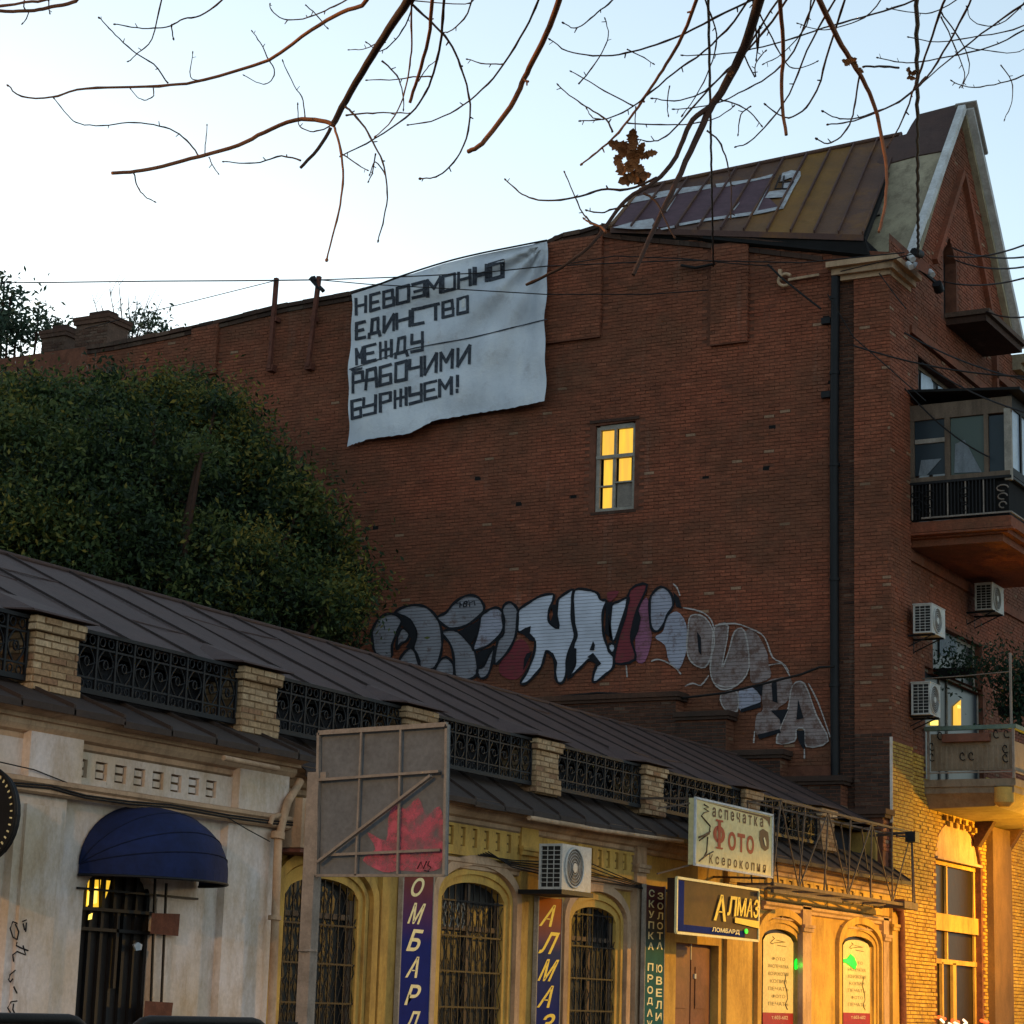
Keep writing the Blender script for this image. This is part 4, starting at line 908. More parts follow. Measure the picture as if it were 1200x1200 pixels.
part('side_wall', 'mortar', BB, lambda b: (b.box((-37, 52, 0), (-14.1, 52.2, 14.5)), b.box((-37.2, YF+.1, 0), (-37, 52.2, 14.5)), b.box((-20, 49.5, 0), (-14.01, 56, 15.9)), b.box((-36.9, YF+.3, 14.2), (-14.3, 52, 14.3)), b.box((-17, YF+.6, .1), (-16.8, 51, 14.2))))
part('pier', 'dark_plaster', BB, lambda b: b.box((XF, gy(1156, 1100), 0), (XF+.16, gy(1178, 1100), 5.3)), 'smooth plaster pier beside the ground floor window')  # the shadow on this pier is put into its dark colour
part('string_course', 'red_brick', BB, lambda b: (b.box((XF, 40.4, zx(1078, 402)), (XF+.10, 55, zx(1078, 402)+.16), .6), b.box((XF, gy(1162, 440), zx(1162, 440)-.05), (XF+.12, 55, zx(1162, 440)+.12), .5), b.box((XF, 40.36, 9.95), (XF+.06, 55, 10.12), .5)))
part('dentil_course', 'cream_brick', BB, lambda b: [b.box((XF+.02, gy(1104, 945)+i*.2, 5.20-(i % 2)*.10), (XF+.09, gy(1104, 945)+i*.2+.1, 5.30-(i % 2)*.10), random.random()) for i in range(12)])
# gable trim, mouldings, ledge
def rake(b, p, q, wd, x0, x1, m=0, t=.5):
    p = Vector((0, *p)); q = Vector((0, *q)); d = (q-p).normalized(); n = Vector((0, -d.z, d.y))
    if n.z < 0: n = -n
    A = [p, q, q+n*wd, p+n*wd]
    b.hexa([(x0, v.y, v.z) for v in A]+[(x1, v.y, v.z) for v in A], t, m)
part('gable_trim', 'white_trim', BB, lambda b: (rake(b, (G0[0]-.1, G0[1]-.14), (GA[0], GA[1]+.0), .13, XF+.002, -13.84), rake(b, (G1[0]+.1, G1[1]-.14), (GA[0], GA[1]), .13, XF+.002, -13.70)))
part('gable_moulding', 'beige_render', BB, lambda b: rake(b, (G1[0]-.06, G1[1]-.2), (GA[0], GA[1]-.14), .12, XF+.002, -13.86))
part('gable_moulding', 'red_brick', BB, lambda b: (rake(b, (45.9, 15.9), (43.84, 18.9), .13, XF+.002, -13.88, t=.6), rake(b, (42.0, 16.35), (43.84, 18.9), .13, XF+.002, -13.88, t=.6), b.box((XF+.002, 45.85, 14.2), (-13.88, 45.98, 15.95), .5)))
part('gable_flashing', 'grey_steel', BB, lambda b: (rake(b, (GA[0]-.02, GA[1]+.14), (GA[0]+.75, GA[1]-.78), .10, -14.1, -13.64), ))
part('balconette', 'smoky_brick', BB, lambda b: (b.box((XF, gy(1108, 380), 15.28), (-13.15, gy(1108, 380)+2.5, 15.42), .3), b.box((XF, gy(1108, 380)-.06, 15.42), (-13.07, gy(1108, 380)+2.56, 15.52), .9)), 'small ledge under the slit window')
part('slit_pane', 'dark_glass', BB, lambda b: b.face([(XF-.24, sl0, SLT['z0']), (XF-.24, sl1, SLT['z0']), (XF-.24, sl1, 17.9), (XF-.24, sl0, 17.9)]))
part('eave_cornice', 'beige_render', BB, lambda b: (b.box((XF, G1[0]+.1, 15.7), (-13.6, 56, 15.9)), b.box((XF, G1[0]+.1, 15.55), (-13.8, 56, 15.698))))
# corner cornice under the gable flank
cz = onY(1030, 305, Yb-.2).z
part('corner_cornice', 'trim_plaster', BB, lambda b: (b.box((-15.12, Yb-.26, cz-.02), (-13.72, 40.45, cz+.09)), b.box((-15.05, Yb-.14, cz-.15), (-13.82, 40.4, cz-.021)), b.box((-14.9, Yb-.05, cz-.25), (-13.90, 40.35, cz-.151))))
# flank of the gable: steep rendered slope with sheet metal above
fn = Vector((1, 0, 0)).cross(Vector((0, GA[0]-G0[0], GA[1]-G0[1]))).normalized(); fp = Vector((-13.8, 40.6, 16.24))
if fn.y > 0: fn = -fn
F_ = lambda x, y, o=0: onP(x, y, fp+fn*o, fn)
part('gable_flank', 'beige_render', BB, lambda b: b.prism([F_(*q) for q in ((986, 299), (988, 283), (996, 262), (1008, 235), (1030, 190), (1113, 172), (1077, 292))], -fn*.12))
part('flank_sheet', 'brown_sheet', BB, lambda b: b.prism([F_(*q, .03) for q in ((1024, 196), (1046, 162), (1062, 157), (1068, 146), (1076, 134), (1134, 119), (1113, 175), (1075, 182))], -fn*.06, .3))
part('loose_flashing', 'grey_steel', BB, lambda b: (b.prism([F_(*q, .05) for q in ((1011, 262), (1018, 241), (1030, 224), (1033, 228), (1022, 246), (1014, 264))], fn*.03), b.prism([F_(*q, .045) for q in ((1017, 256), (1029, 238), (1034, 226), (1033, 250), (1020, 256))], fn*.015)))
part('flank_crack', 'dark_void', BB, lambda b: b.tube([F_(*q, .07) for q in ((1017, 255), (1024, 254), (1031, 252))], .02, 5))
part('rear_flank', 'brown_sheet', BB, lambda b: (b.hexa([(-14.0, GA[0], GA[1]), (-14.0, G1[0]+.2, G1[1]), (-14.9, G1[0]+.2, G1[1]), (-14.9, GA[0], GA[1]-.1), (-14.0, GA[0], GA[1]+.08), (-14.0, G1[0]+.2, G1[1]+.08), (-14.9, G1[0]+.2, G1[1]+.08), (-14.9, GA[0], GA[1]-.02)])))
# main roof slope
R0, R1, R2 = onY(715, 266, YF-.15), onY(1012, 275, YF-.15), onY(1057, 158, 44.3)
rn = (R1-R0).cross(R2-R0).normalized(); rn = rn if rn.z > 0 else -rn
RP = lambda x, y, o=0: onP(x, y, R0+rn*o, rn)
R3 = RP(752, 221)
ROOF = part('roof', 'dark_void', BB, lambda b: (b.prism([R0-rn*.1, R1-rn*.1, R2-rn*.1, R3-rn*.1], -rn*.15),))
NS = 11
for i in range(NS):
    t0, t1 = i/NS, (i+1)/NS
    def f(b):
        a, c, d, e = lerp(R0, R1, t0), lerp(R0, R1, t1), lerp(R3, R2, t1), lerp(R3, R2, t0)
        bow = rn*.02; mm = lerp(lerp(a, c, .5), lerp(e, d, .5), .5)
        b.idx([a, c, d, e, lerp(a, e, .5), lerp(c, d, .5), mm-bow, lerp(a, c, .5)-bow*.5, lerp(e, d, .5)-bow*.5], [(0, 7, 6, 4), (7, 1, 5, 6), (4, 6, 8, 3), (6, 5, 2, 8)], [.0, .1, .05, .1, .15, .2, .55, .95, .85, .25, .15][i])
        dx = (c-a).normalized()*.03
        b.hexa([c-dx, c, d, d-dx, c-dx+rn*.07, c+rn*.07, d+rn*.07, d-dx+rn*.07], 0)
        b.face([a, c, c-Vector((0, 0, .12)), a-Vector((0, 0, .12))], 0)
    part('roof_sheet', 'rusty_sheet', ROOF, f)
part('ridge_cap', 'rusty_sheet', ROOF, lambda b: b.tube([R3+rn*.02, R2+rn*.02], .05, 6, .1))
part('verge', 'rusty_sheet', ROOF, lambda b: b.bar(R0, R3, .08, .06, .4))
part('soffit', 'dark_void', ROOF, lambda b: b.hexa([lerp(R0, R1, .38)-Vector((0, -.05, .05)), R1-Vector((0, -.05, .06)), R1+Vector((.1, 1.2, -.2)), lerp(R0, R1, .38)+Vector((0, 1.2, -.2)), lerp(R0, R1, .38)-Vector((0, 0, .18)), R1-Vector((-.1, 0, .42)), R1+Vector((.1, 1.2, -.7)), lerp(R0, R1, .38)+Vector((0, 1.2, -.5))]))  # near-black box holds the shadow under the eave
part('rear_slope', 'brown_sheet', ROOF, lambda b: b.hexa([R3, R2, R2+Vector((0, 5.4, -3.6)), R3+Vector((4.5, 5.4, -3.6)), R3+Vector((0, 0, .03)), R2+Vector((0, 0, .03)), R2+Vector((0, 5.4, -3.57)), R3+Vector((4.5, 5.4, -3.57))]))
part('hip', 'rusty_sheet', ROOF, lambda b: (b.face([R0, R3, R3+Vector((4.5, 5.4, -3.6)), R0+Vector((4.5,5.4,-.6))], .2)))
Z6 = lambda x, y: (700+x/4.615, 180+y/4.615)
part('painted_ground', 'roof_paint_maroon', ROOF, lambda b: b.poly([RP(*Z6(*q), .012) for q in ((85, 398), (165, 275), (300, 245), (450, 212), (620, 186), (860, 140), (955, 120), (915, 225), (975, 285), (850, 318), (600, 352), (430, 388), (300, 402))]), 'faded maroon paint patch on the sheet roof')
def f(b):
    for P_ in ([(160, 258), (200, 235), (300, 212), (450, 186), (620, 165), (622, 186), (450, 215), (300, 245), (168, 270)], [(640, 163), (860, 134), (955, 108), (960, 124), (700, 178), (645, 182)], [(82, 400), (190, 368), (300, 350), (330, 405), (200, 408)], [(340, 405), (430, 385), (420, 400), (345, 412)], [(440, 378), (600, 348), (850, 312), (1000, 282), (1003, 297), (850, 330), (600, 362), (445, 390)],
               [(1000, 105), (1050, 90), (1098, 95), (1100, 120), (1060, 190), (1030, 250), (1005, 298), (975, 290), (1010, 235), (905, 240), (930, 205), (1000, 195), (1010, 160), (1060, 150), (1050, 128), (990, 150)], [(850, 310), (915, 200), (955, 125), (940, 150), (865, 310)], [(735, 300), (770, 262), (765, 275), (738, 308)], [(368, 315), (430, 220), (424, 238), (374, 318)], [(565, 360), (610, 290), (604, 310), (572, 365)]):
        b.poly([RP(*Z6(*q), .022) for q in P_])
part('painted_lettering', 'roof_paint_white', ROOF, f, 'worn white painted lettering across the sheet roof')
part('painted_lettering', 'stencil_black', ROOF, lambda b: [b.tube([RP(*Z6(*q), .04) for q in s], .018, 4) for s in ([(990, 118), (960, 190), (1035, 190), (1060, 150), (975, 155)], [(1010, 120), (1000, 190)])])
# chimneys on the back of the roof
for (xa, xb, yt, yb, Yc, lab) in ((84, 128, 362, 440, 40.6, 'taller brick chimney with flared cap'), (45, 79, 378, 440, 41.4, 'shorter brick chimney beside it')):
    a, e = onY(xa+4, 400, Yc), onY(xb-3, 400, Yc); zt = onY((xa+xb)/2, yt+6, Yc).z; wd = e.x-a.x
    CH = part('chimney', 'smoky_brick', BB, lambda b: (b.box((a.x, Yc, 14), (e.x, Yc+wd*.8, zt-.25), .9)), lab)
    part('chimney_cap', 'smoky_brick', CH, lambda b: (b.box((a.x-.05, Yc-.05, zt-.249), (e.x+.05, Yc+wd*.8+.05, zt-.15), .7), b.box((a.x-.07, Yc-.07, zt-.149), (e.x+.07, Yc+wd*.8+.07, zt-.06), .6), b.box((a.x+wd*.3, Yc+.1, zt-.059), (e.x-.1, Yc+.5, zt+.08), .2)))
    emit_bricks(bricks('Y', Yc, a.x, e.x, 14.5, zt-.3, lambda *q: True, lambda u, z: random.gauss(.8, .2)), 'smoky_brick', CH, 0)
# lit window in the firewall
FWN = part('window', 'pale_wood', BB, lambda b: (b.box((-20.17, YF+.05, 11.16), (-20.09, YF+.11, 12.9)), b.box((-19.36, YF+.05, 11.16), (-19.30, YF+.11, 12.92)), b.box((-20.09, YF+.05, 12.84), (-19.36, YF+.11, 12.93)), b.box((-20.17, YF+.03, 12.24), (-19.30, YF+.12, 12.31)), b.box((-20.09, YF+.05, 11.16), (-19.36, YF+.11, 11.22)), b.box((-19.78, YF+.05, 12.31), (-19.73, YF+.11, 12.84)), b.box((-19.80, YF+.05, 11.22), (-19.74, YF+.11, 12.24)), b.box((-20.09, YF+.05, 11.66), (-19.80, YF+.10, 11.69)), b.box((-19.74, YF+.05, 11.72), (-19.36, YF+.10, 11.75))), 'old wooden window lit yellow from inside')
part('lit_curtain', 'lit_curtain', FWN, lambda b: (b.box((-20.075, YF+.115, 12.32), (-19.79, YF+.125, 12.83)), b.box((-19.70, YF+.115, 12.32), (-19.37, YF+.125, 12.835)), b.box((-20.03, YF+.115, 11.70), (-19.81, YF+.125, 12.23)), b.box((-19.69, YF+.115, 11.76), (-19.42, YF+.125, 12.23)), b.box((-20.04, YF+.115, 11.23), (-19.81, YF+.125, 11.65))))
part('pane', 'dark_glass', FWN, lambda b: b.face([(-20.17, YF+.17, 11.15), (-19.3, YF+.17, 11.15), (-19.3, YF+.17, 12.95), (-20.17, YF+.17, 12.95)]))
part('board', 'grey_steel', FWN, lambda b: b.box((-19.72, YF+.115, 11.24), (-19.38, YF+.13, 11.72)))
part('lintel', 'smoky_brick', BB, lambda b: (b.box((-20.3, YF-.03, 12.98), (-19.2, YF+.01, 13.04), .2), b.box((-20.24, YF-.02, 11.08), (-19.24, YF+.01, 11.14), .2)))
# drainpipe down the firewall with brackets
def f(b):
    b.tube([(-15.0, YF-.13, cz-.1), (-15.03, YF-.13, 12), (-15.02, YF-.13, 8), (-15.0, YF-.13, 4.9)], .085, 10)
    for z in (14.9, 13.4, 11.6, 9.4, 7.4): b.tube([(-15.02, YF-.13, z), (-15.02, YF-.13, z+.06)], .10, 10)
part('drainpipe', 'dark_iron', BB, f)
part('pipe_bracket', 'dark_iron', BB, lambda b: [b.box((-15.30, YF-.12, z), (-15.12, YF-.02, z+.12)) for z in (14.45, 12.98)])
part('wall_bracket', 'trim_plaster', BB, lambda b: (b.tube([onY(920, 328, YF-.12)+Vector((.14*cos(t), 0, .12*sin(t))) for t in [k*pi/8+.6 for k in range(13)]], .035, 6), b.bar(onY(924, 328, YF-.1), onY(960, 322, YF-.1), .05), b.box(tuple(onY(914, 320, YF-.1)-Vector((.04, 0, .14))), tuple(onY(914, 320, YF-.04)+Vector((.05, 0, .06))))))
def f(b):
    for pts in ([(900, 310), (915, 325), (940, 345), (962, 362)], [(660, 310), (720, 300), (800, 303), (860, 309), (905, 312)], [(985, 318), (1010, 312), (1045, 304), (1072, 297)], [(1030, 320), (1052, 350), (1062, 362)], [(970, 345), (1000, 395), (1040, 430), (1085, 470)]):
        b.tube([onY(x, y, Yb-.35) for x, y in pts], .022 if pts[0][0] == 900 else .012, 5, cap=False)
    b.tube([onY(x, y, YF-.1) for x, y in ((798, 311), (815, 314), (838, 309))], .03, 5)
part('wall_cable', 'cable', BB, f)
def f(b):
    b.tube([onY(x, y, YF-.5 if x > 800 else YF-.3) for x, y in ((640, 818), (700, 812), (770, 815), (800, 818), (850, 812), (900, 800), (940, 790), (960, 782), (978, 781))], .022, 6, cap=False)
part('slack_cable', 'cable', BB, f)
# insulators and junction box at the corner
part('junction_box', 'red_brick', BB, lambda b: b.hexa([onX(*q, X) for X in (-13.55, -13.35) for q in ((1073, 314), (1087, 322), (1090, 310), (1078, 303))], .2))
part('insulator', 'white_trim', BB, lambda b: [b.tube([onX(x, y, -13.6), onX(x+4, y+4, -13.5)], .06, 8) for x, y in ((1066, 300), (1072, 310), (1064, 309), (1089, 318))])
part('bracket', 'dark_iron', BB, lambda b: (b.bar(onX(1062, 302, -13.7), onX(1095, 330, -13.4), .05), b.tube([onX(1098, 332, -13.5), onX(1101, 341, -13.5)], .10, 8), b.tube([onX(1071, 295, -13.6), onX(1079, 298, -13.6)], .08, 8)))
# tall window behind the loggia, upper-floor windows
def glazed(o, X, mats, fr, name='window', label=None, bars=(.5,), rails=(), fm='pale_wood'):
    y0, y1, z0, z1 = o['u0'], o['u1'], o['z0'], o['top'](o['u0'])
    Wn = part(name, fm, BB, lambda b: (b.box((X-.03, y0, z0), (X+.02, y0+fr, z1)), b.box((X-.03, y1-fr, z0), (X+.02, y1, z1)), b.box((X-.03, y0+fr, z1-fr), (X+.02, y1-fr, z1)), [b.box((X-.035, y0+(y1-y0)*t-fr/2, z0), (X+.025, y0+(y1-y0)*t+fr/2, z1-fr)) for t in bars], [b.box((X-.04, y0+fr, z0+(z1-z0)*t-fr/2), (X+.03, y1-fr, z0+(z1-z0)*t+fr/2)) for t in rails]), label)
    cuts = [0]+list(bars)+[1]
    for i, (a, e) in enumerate(zip(cuts[:-1], cuts[1:])):
        part('pane', mats[i % len(mats)], Wn, lambda b: b.face([(X, y0+(y1-y0)*a, z0), (X, y0+(y1-y0)*e, z0), (X, y0+(y1-y0)*e, z1-.01), (X, y0+(y1-y0)*a, z1-.01)]))
    return Wn
Wn = glazed(WT, XF-.22, ['dark_glass'], .09, bars=(.36, .7), fm='old_wood')
part('sky_pane', 'pale_glass', Wn, lambda b: (b.prism([onX(*q, XF-.2) for q in ((1079, 437), (1090, 443), (1093, 450), (1093, 466), (1079, 466))], (.01, 0, 0)), b.prism([onX(*q, XF-.2) for q in ((1099, 452), (1104, 455), (1117, 466), (1099, 466))], (.01, 0, 0))))
Wn = glazed(W2_, XF-.18, ['dark_glass', 'dark_glass', 'dark_glass'], .07, bars=(.14, .60), rails=(.0,))
part('curtain', 'curtain', Wn, lambda b: b.prism([onX(*q, XF-.16) for q in ((1101, 736), (1120, 744), (1121, 770), (1101, 768))], (.01, 0, 0)))
Wn = glazed(WD, XF-.12, ['blue_glass', 'dark_glass', 'blue_glass'], .06, bars=(.32, .45), fm='pale_wood')
part('lit_pane', 'lit_bulb', Wn, lambda b: (b.prism([onX(*q, XF-.1) for q in ((1122, 826), (1125, 827), (1125, 830), (1122, 830))], (.01, 0, 0)), b.prism([onX(*q, XF-.1) for q in ((1090, 845), (1099, 844), (1099, 850), (1090, 850))], (.01, 0, 0))))
part('lit_curtain', 'lit_curtain', Wn, lambda b: (b.prism([onX(*q, XF-.105) for q in ((1117, 828), (1126, 820), (1126, 850), (1117, 850))], (.004, 0, 0))))
# ground floor window with blind tympanum
o = GW; zt = zx(1097, 1006); X = XF-.16
part('tympanum', 'trim_plaster', BB, lambda b: (b.poly([(XF-.06, o['u0'], zt+.02), (XF-.06, o['u1'], zt+.02)]+[(XF-.06, o['u0']+(o['u1']-o['u0'])*i/12, o['top'](o['u0']+(o['u1']-o['u0'])*i/12)) for i in range(12, -1, -1)]), b.box((XF-.06, o['u0'], zt), (XF+.05, o['u1'], zt+.05))))
z1_, z2_, z3_ = zx(1097, 1084, X), zx(1097, 1090, X), zx(1097, 1127, X)
Wn = part('window', 'yellow_plaster', BB, lambda b: (b.box((X, o['u0'], zt-.08), (X+.05, o['u1'], zt)), b.box((X, o['u0'], z2_), (X+.10, o['u1'], z2_+.32)), b.box((X, o['u0'], z3_-.03), (X+.06, o['u1'], z3_+.06)), b.box((X, o['u0'], .9), (X+.04, o['u0']+.05, zt)), b.box((X, o['u1']-.1, .9), (X+.04, o['u1'], zt)),
    b.box((X, gy(1116, 1050)-.03, z2_+.3), (X+.05, gy(1116, 1050)+.05, zt-.06)), b.box((X, gy(1116, 1050)-.02, z3_+.05), (X+.05, gy(1116, 1050)+.05, z2_)), b.box((X, gy(1111, 1160)-.03, .9), (X+.06, gy(1111, 1160)+.05, z3_)), b.box((X, gy(1123, 1160), .9), (X+.06, gy(1123, 1160)+.2, z3_))))
part('pane', 'shop_glass', Wn, lambda b: b.face([(X-.01, o['u0'], .9), (X-.01, o['u1'], .9), (X-.01, o['u1'], zt), (X-.01, o['u0'], zt)]))
# glazed loggia (upper balcony)
LX0, LX1, LY0, LY1 = XF, -11.98, 40.30, 45.3
LG = part('loggia', 'red_brick', BB, lambda b: (b.box((LX0, LY0, 10.46), (LX1, LY1, 10.66), .55), b.box((LX0, LY0+.10, 10.36), (LX1-.1, LY1-.1, 10.459), .4), b.box((LX0, LY0-.05, 10.40), (LX1+.05, LY0+.1, 10.44), .4), b.box((LX0, LY0+.2, 10.22), (LX1-.22, LY1-.2, 10.359), .5)), 'glazed loggia built from old timber over an iron balcony')
LP = lambda x, y: onY(x, y, LY0)
def postS(xa, xb, ya, yb, mat, name, d=.08, dy=0):
    a, e = LP(xa, (ya+yb)/2), LP(xb, (ya+yb)/2); zt_, zb_ = LP((xa+xb)/2, ya).z, LP((xa+xb)/2, yb).z
    return part(name, mat, LG, lambda b: b.box((a.x, LY0-dy, zb_), (e.x, LY0+d-dy, zt_)))
postS(1066, 1071, 486, 560, 'old_wood', 'post'); postS(1107, 1113, 487, 560, 'old_wood', 'post'); postS(1153, 1158, 485, 556, 'old_wood', 'post', .05); postS(1177, 1185, 478, 562, 'pale_wood', 'post', .1, .01)
postS(1066, 1185, 470, 488, 'old_wood', 'fascia', .06, .004); postS(1072, 1107, 514, 519, 'pale_wood', 'rail', .05); postS(1066, 1184, 556, 562, 'old_wood', 'rail', .1, .02)
postS(1071.5, 1106.5, 489, 556, 'blue_glass', 'pane', .01, -.04); postS(1113.5, 1152.5, 488, 556, 'green_glass', 'pane', .01, -.04); postS(1158.5, 1176.5, 486, 555, 'blue_glass', 'pane', .01, -.04)
part('curtain', 'curtain', LG, lambda b: (b.prism([LP(*q)+Vector((0, .02, 0)) for q in ((1079, 539), (1103, 537), (1085, 557), (1076, 557))], (0, .01, 0)), b.prism([LP(*q)+Vector((0, .02, 0)) for q in ((1119, 520), (1130, 515), (1150, 553), (1118, 554))], (0, .01, 0))))
part('roof_sheet', 'rail_paint', LG, lambda b: (b.hexa([(LX0, LY0-.15, 13.20), (LX1+.25, LY0-.15, 13.02), (LX1+.25, LY1+.1, 13.02), (LX0, LY1+.1, 13.20), (LX0, LY0-.15, 13.25), (LX1+.25, LY0-.15, 13.07), (LX1+.25, LY1+.1, 13.07), (LX0, LY1+.1, 13.25)])))
part('front_glazing', 'pale_glass', LG, lambda b: [b.box((LX1-.03, LY0+.15+i*.62, 11.6), (LX1-.02, LY0+.68+i*.62, 12.75)) for i in range(8)])
part('front_frame', 'rail_paint', LG, lambda b: ([b.box((LX1-.06, LY0+.68+i*.62, 11.5), (LX1+.01, LY0+.77+i*.62, 13.02)) for i in range(8)], b.box((LX1-.06, LY0+.1, 12.75), (LX1+.012, LY1, 13.02)), b.box((LX1-.06, LY0+.1, 11.45), (LX1+.012, LY1, 11.6))))
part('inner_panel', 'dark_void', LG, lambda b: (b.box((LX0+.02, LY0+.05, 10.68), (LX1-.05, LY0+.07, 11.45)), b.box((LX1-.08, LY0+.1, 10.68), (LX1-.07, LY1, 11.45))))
for i in range(24):
    xx = LX0+.12+i*(LX1-LX0-.35)/24
    part('baluster', 'dark_iron' if i % 5 else 'grey_steel', LG, lambda b: b.bar((xx, LY0-.03, 10.70), (xx, LY0-.03, 11.38), .022))
part('handrail', 'dark_iron', LG, lambda b: (b.bar((LX0, LY0-.03, 11.40), (LX1, LY0-.03, 11.40), .05), b.bar((LX1, LY0-.03, 11.40), (LX1, LY1, 11.40), .05)))
part('bottom_rail', 'grey_steel', LG, lambda b: (b.bar((LX0+.3, LY0-.035, 10.72), (LX1, LY0-.035, 10.72), .03), b.bar((LX1+.01, LY0-.03, 10.72), (LX1+.01, LY1, 10.72), .03)))
for i in (0, 1, 2, 3): part('scroll_panel', 'grey_steel' if i == 3 else 'dark_iron', LG, lambda b: [b.tube([(LX0+[.12, .35, 1.05, 1.78][i]+.1+.07*cos(t)*(1+q*.3), LY0-.045, 10.86+q*.16+.06*sin(t)) for t in [k*pi/5 for k in range(9)]], .014, 4, cap=False) for q in range(3)])
# open balcony below with cream balustrade panels
QX1, QY0, QY1 = -12.22, 41.1, 46.5
BL2 = part('balcony', 'balcony_panel', BB, lambda b: (b.box((XF, QY0, 5.72), (QX1, QY1, 5.86)), b.box((XF, QY0+.04, 5.60), (QX1-.04, QY1-.04, 5.719))), 'open balcony with cream ribbed panels and green rail')
part('soffit', 'balcony_panel', BL2, lambda b: b.idx([(XF, QY0+.06, 5.60), (QX1-.06, QY0+.06, 5.60), (QX1-.06, QY1-.1, 5.60), (XF, QY1-.1, 5.60), (XF, QY0+.30, 5.34), (QX1-.5, QY0+.30, 5.38), (QX1-.5, QY1-.3, 5.38), (XF, QY1-.3, 5.34)], [(4, 5, 6, 7), (0, 1, 5, 4), (1, 2, 6, 5), (2, 3, 7, 6), (3, 0, 4, 7)]))
part('corbel', 'yellow_plaster', BL2, lambda b: (b.tube([(QX1-.25, QY0+.12, 5.7), (QX1-.25, QY0+.12, 5.42)], .19, 12), b.tube([(QX1-.25, QY0+.12, 5.42), (QX1-.25, QY0+.12, 5.34)], [.19, .10], 12)))
part('bracket', 'smoky_brick', BL2, lambda b: [b.hexa([(XF, y_, 4.85), (XF+.08, y_, 4.85), (XF+.08, y_+.22, 4.85), (XF, y_+.22, 4.85), (XF, y_, 5.34), (XF+.4, y_, 5.34), (XF+.4, y_+.22, 5.34), (XF, y_+.22, 5.34)], .5) for y_ in (44.2, 46.1)])
RAY = 6.0
part('panel', 'balcony_panel', BL2, lambda b: (b.box((XF+.15, QY0+.03, 6.02), (QX1-.05, QY0+.05, 6.56)), b.box((QX1-.05, QY0+.1, 6.02), (QX1-.03, QY1, 6.56))))
for i in range(15): 
    xx = XF+.25+i*.1
    part('rib', 'balcony_panel', BL2, lambda b: b.bar((xx, QY0+.02, 6.05), (xx, QY0+.02, 6.48), .035, .02))
part('upper_band', 'balcony_panel', BL2, lambda b: b.box((XF+.15, QY0+.02, 6.48), (QX1-.06, QY0+.03, 6.72)))
part('flower_box', 'red_door', BL2, lambda b: b.box((XF+.42, QY0-.13, 6.55), (QX1-.45, QY0+.0, 6.70)))
part('handrail', 'green_paint', BL2, lambda b: (b.box((XF+.05, QY0-.05, 6.78), (QX1+.04, QY0+.06, 6.86)), b.box((QX1-.07, QY0+.061, 6.78), (QX1+.04, QY1, 6.86))))
for xx in (XF+.12, QX1-.02): part('post', 'grey_steel', BL2, lambda b: b.bar((xx, QY0-.02, 5.86), (xx, QY0-.02, 6.78), .045))
part('lower_rail', 'grey_steel', BL2, lambda b: (b.bar((XF+.1, QY0-.03, 5.98), (QX1, QY0-.03, 5.98), .025), b.bar((QX1, QY0, 5.98), (QX1, QY1, 5.98), .025)))
for cx_, z_ in ((XF+.78, 6.3), (XF+.95, 6.3), (QX1-.18, 6.25), (QX1-.18, 6.42), (XF+.18, 6.5), (XF+.18, 6.3), (XF+.35, 6.70), (QX1-.15, 6.70), (QX1-.35, 6.70)):
    part('scroll', 'dark_iron', BL2, lambda b: b.tube([(cx_+.055*cos(t)*(.4+t/6), QY0-.005, z_+.075*sin(t)*(.4+t/6)) for t in [k*.6 for k in range(10)]], .011, 4, cap=False))
part('clothes_pole', 'grey_steel', BL2, lambda b: (b.bar((QX1-.06, QY0, 6.86), (QX1-.06, QY0, 8.2), .04), b.tube([onY(1072, 796, QY0), onY(1130, 792, QY0), onY(1183, 787, QY0)], .012, 4)))
# graffiti on the firewall
def cat(P_, closed=True, n=4):
    out = []; N = len(P_); rng = range(N) if closed else range(N-1)
    for i in rng:
        p0, p1, p2, p3 = [np.array(P_[j % N] if closed else P_[max(0, min(N-1, j))], float) for j in (i-1, i, i+1, i+2)]
        for k in range(n):
            t = k/n; out.append(tuple(.5*((2*p1)+(p2-p0)*t+(2*p0-5*p1+4*p2-p3)*t*t+(3*p1-p0-3*p2+p3)*t**3)))
    if not closed: out.append(tuple(P_[-1]))
    return out
def ribbon(b, pts, wpx, plane, closed, m=0):
    n = len(pts); L_ = []; R_ = []
    for i in range(n):
        p = np.array(pts[i]); a = np.array(pts[i-1] if (closed or i) else pts[0]); c = np.array(pts[(i+1) % n] if (closed or i < n-1) else pts[-1])
        d = c-a; d = d/(np.linalg.norm(d)+1e-6); q = np.array((-d[1], d[0]))*wpx/2*(.75+.5*abs(sin(i*.7)))
        L_.append(plane(*(p+q))); R_.append(plane(*(p-q)))
    V = L_+R_; b.idx(V, [(i, (i+1) % n, n+(i+1) % n, n+i) for i in range(n if closed else n-1)], .5, m)
A7 = lambda s: [(420+x/5.4545, 670+y/5.4545) for x, y in s]
A10 = lambda s: [(600+x/10, 680+y/10) for x, y in s]
A4 = lambda s: [(700+x/4.286, 670+y/4.286) for x, y in s]
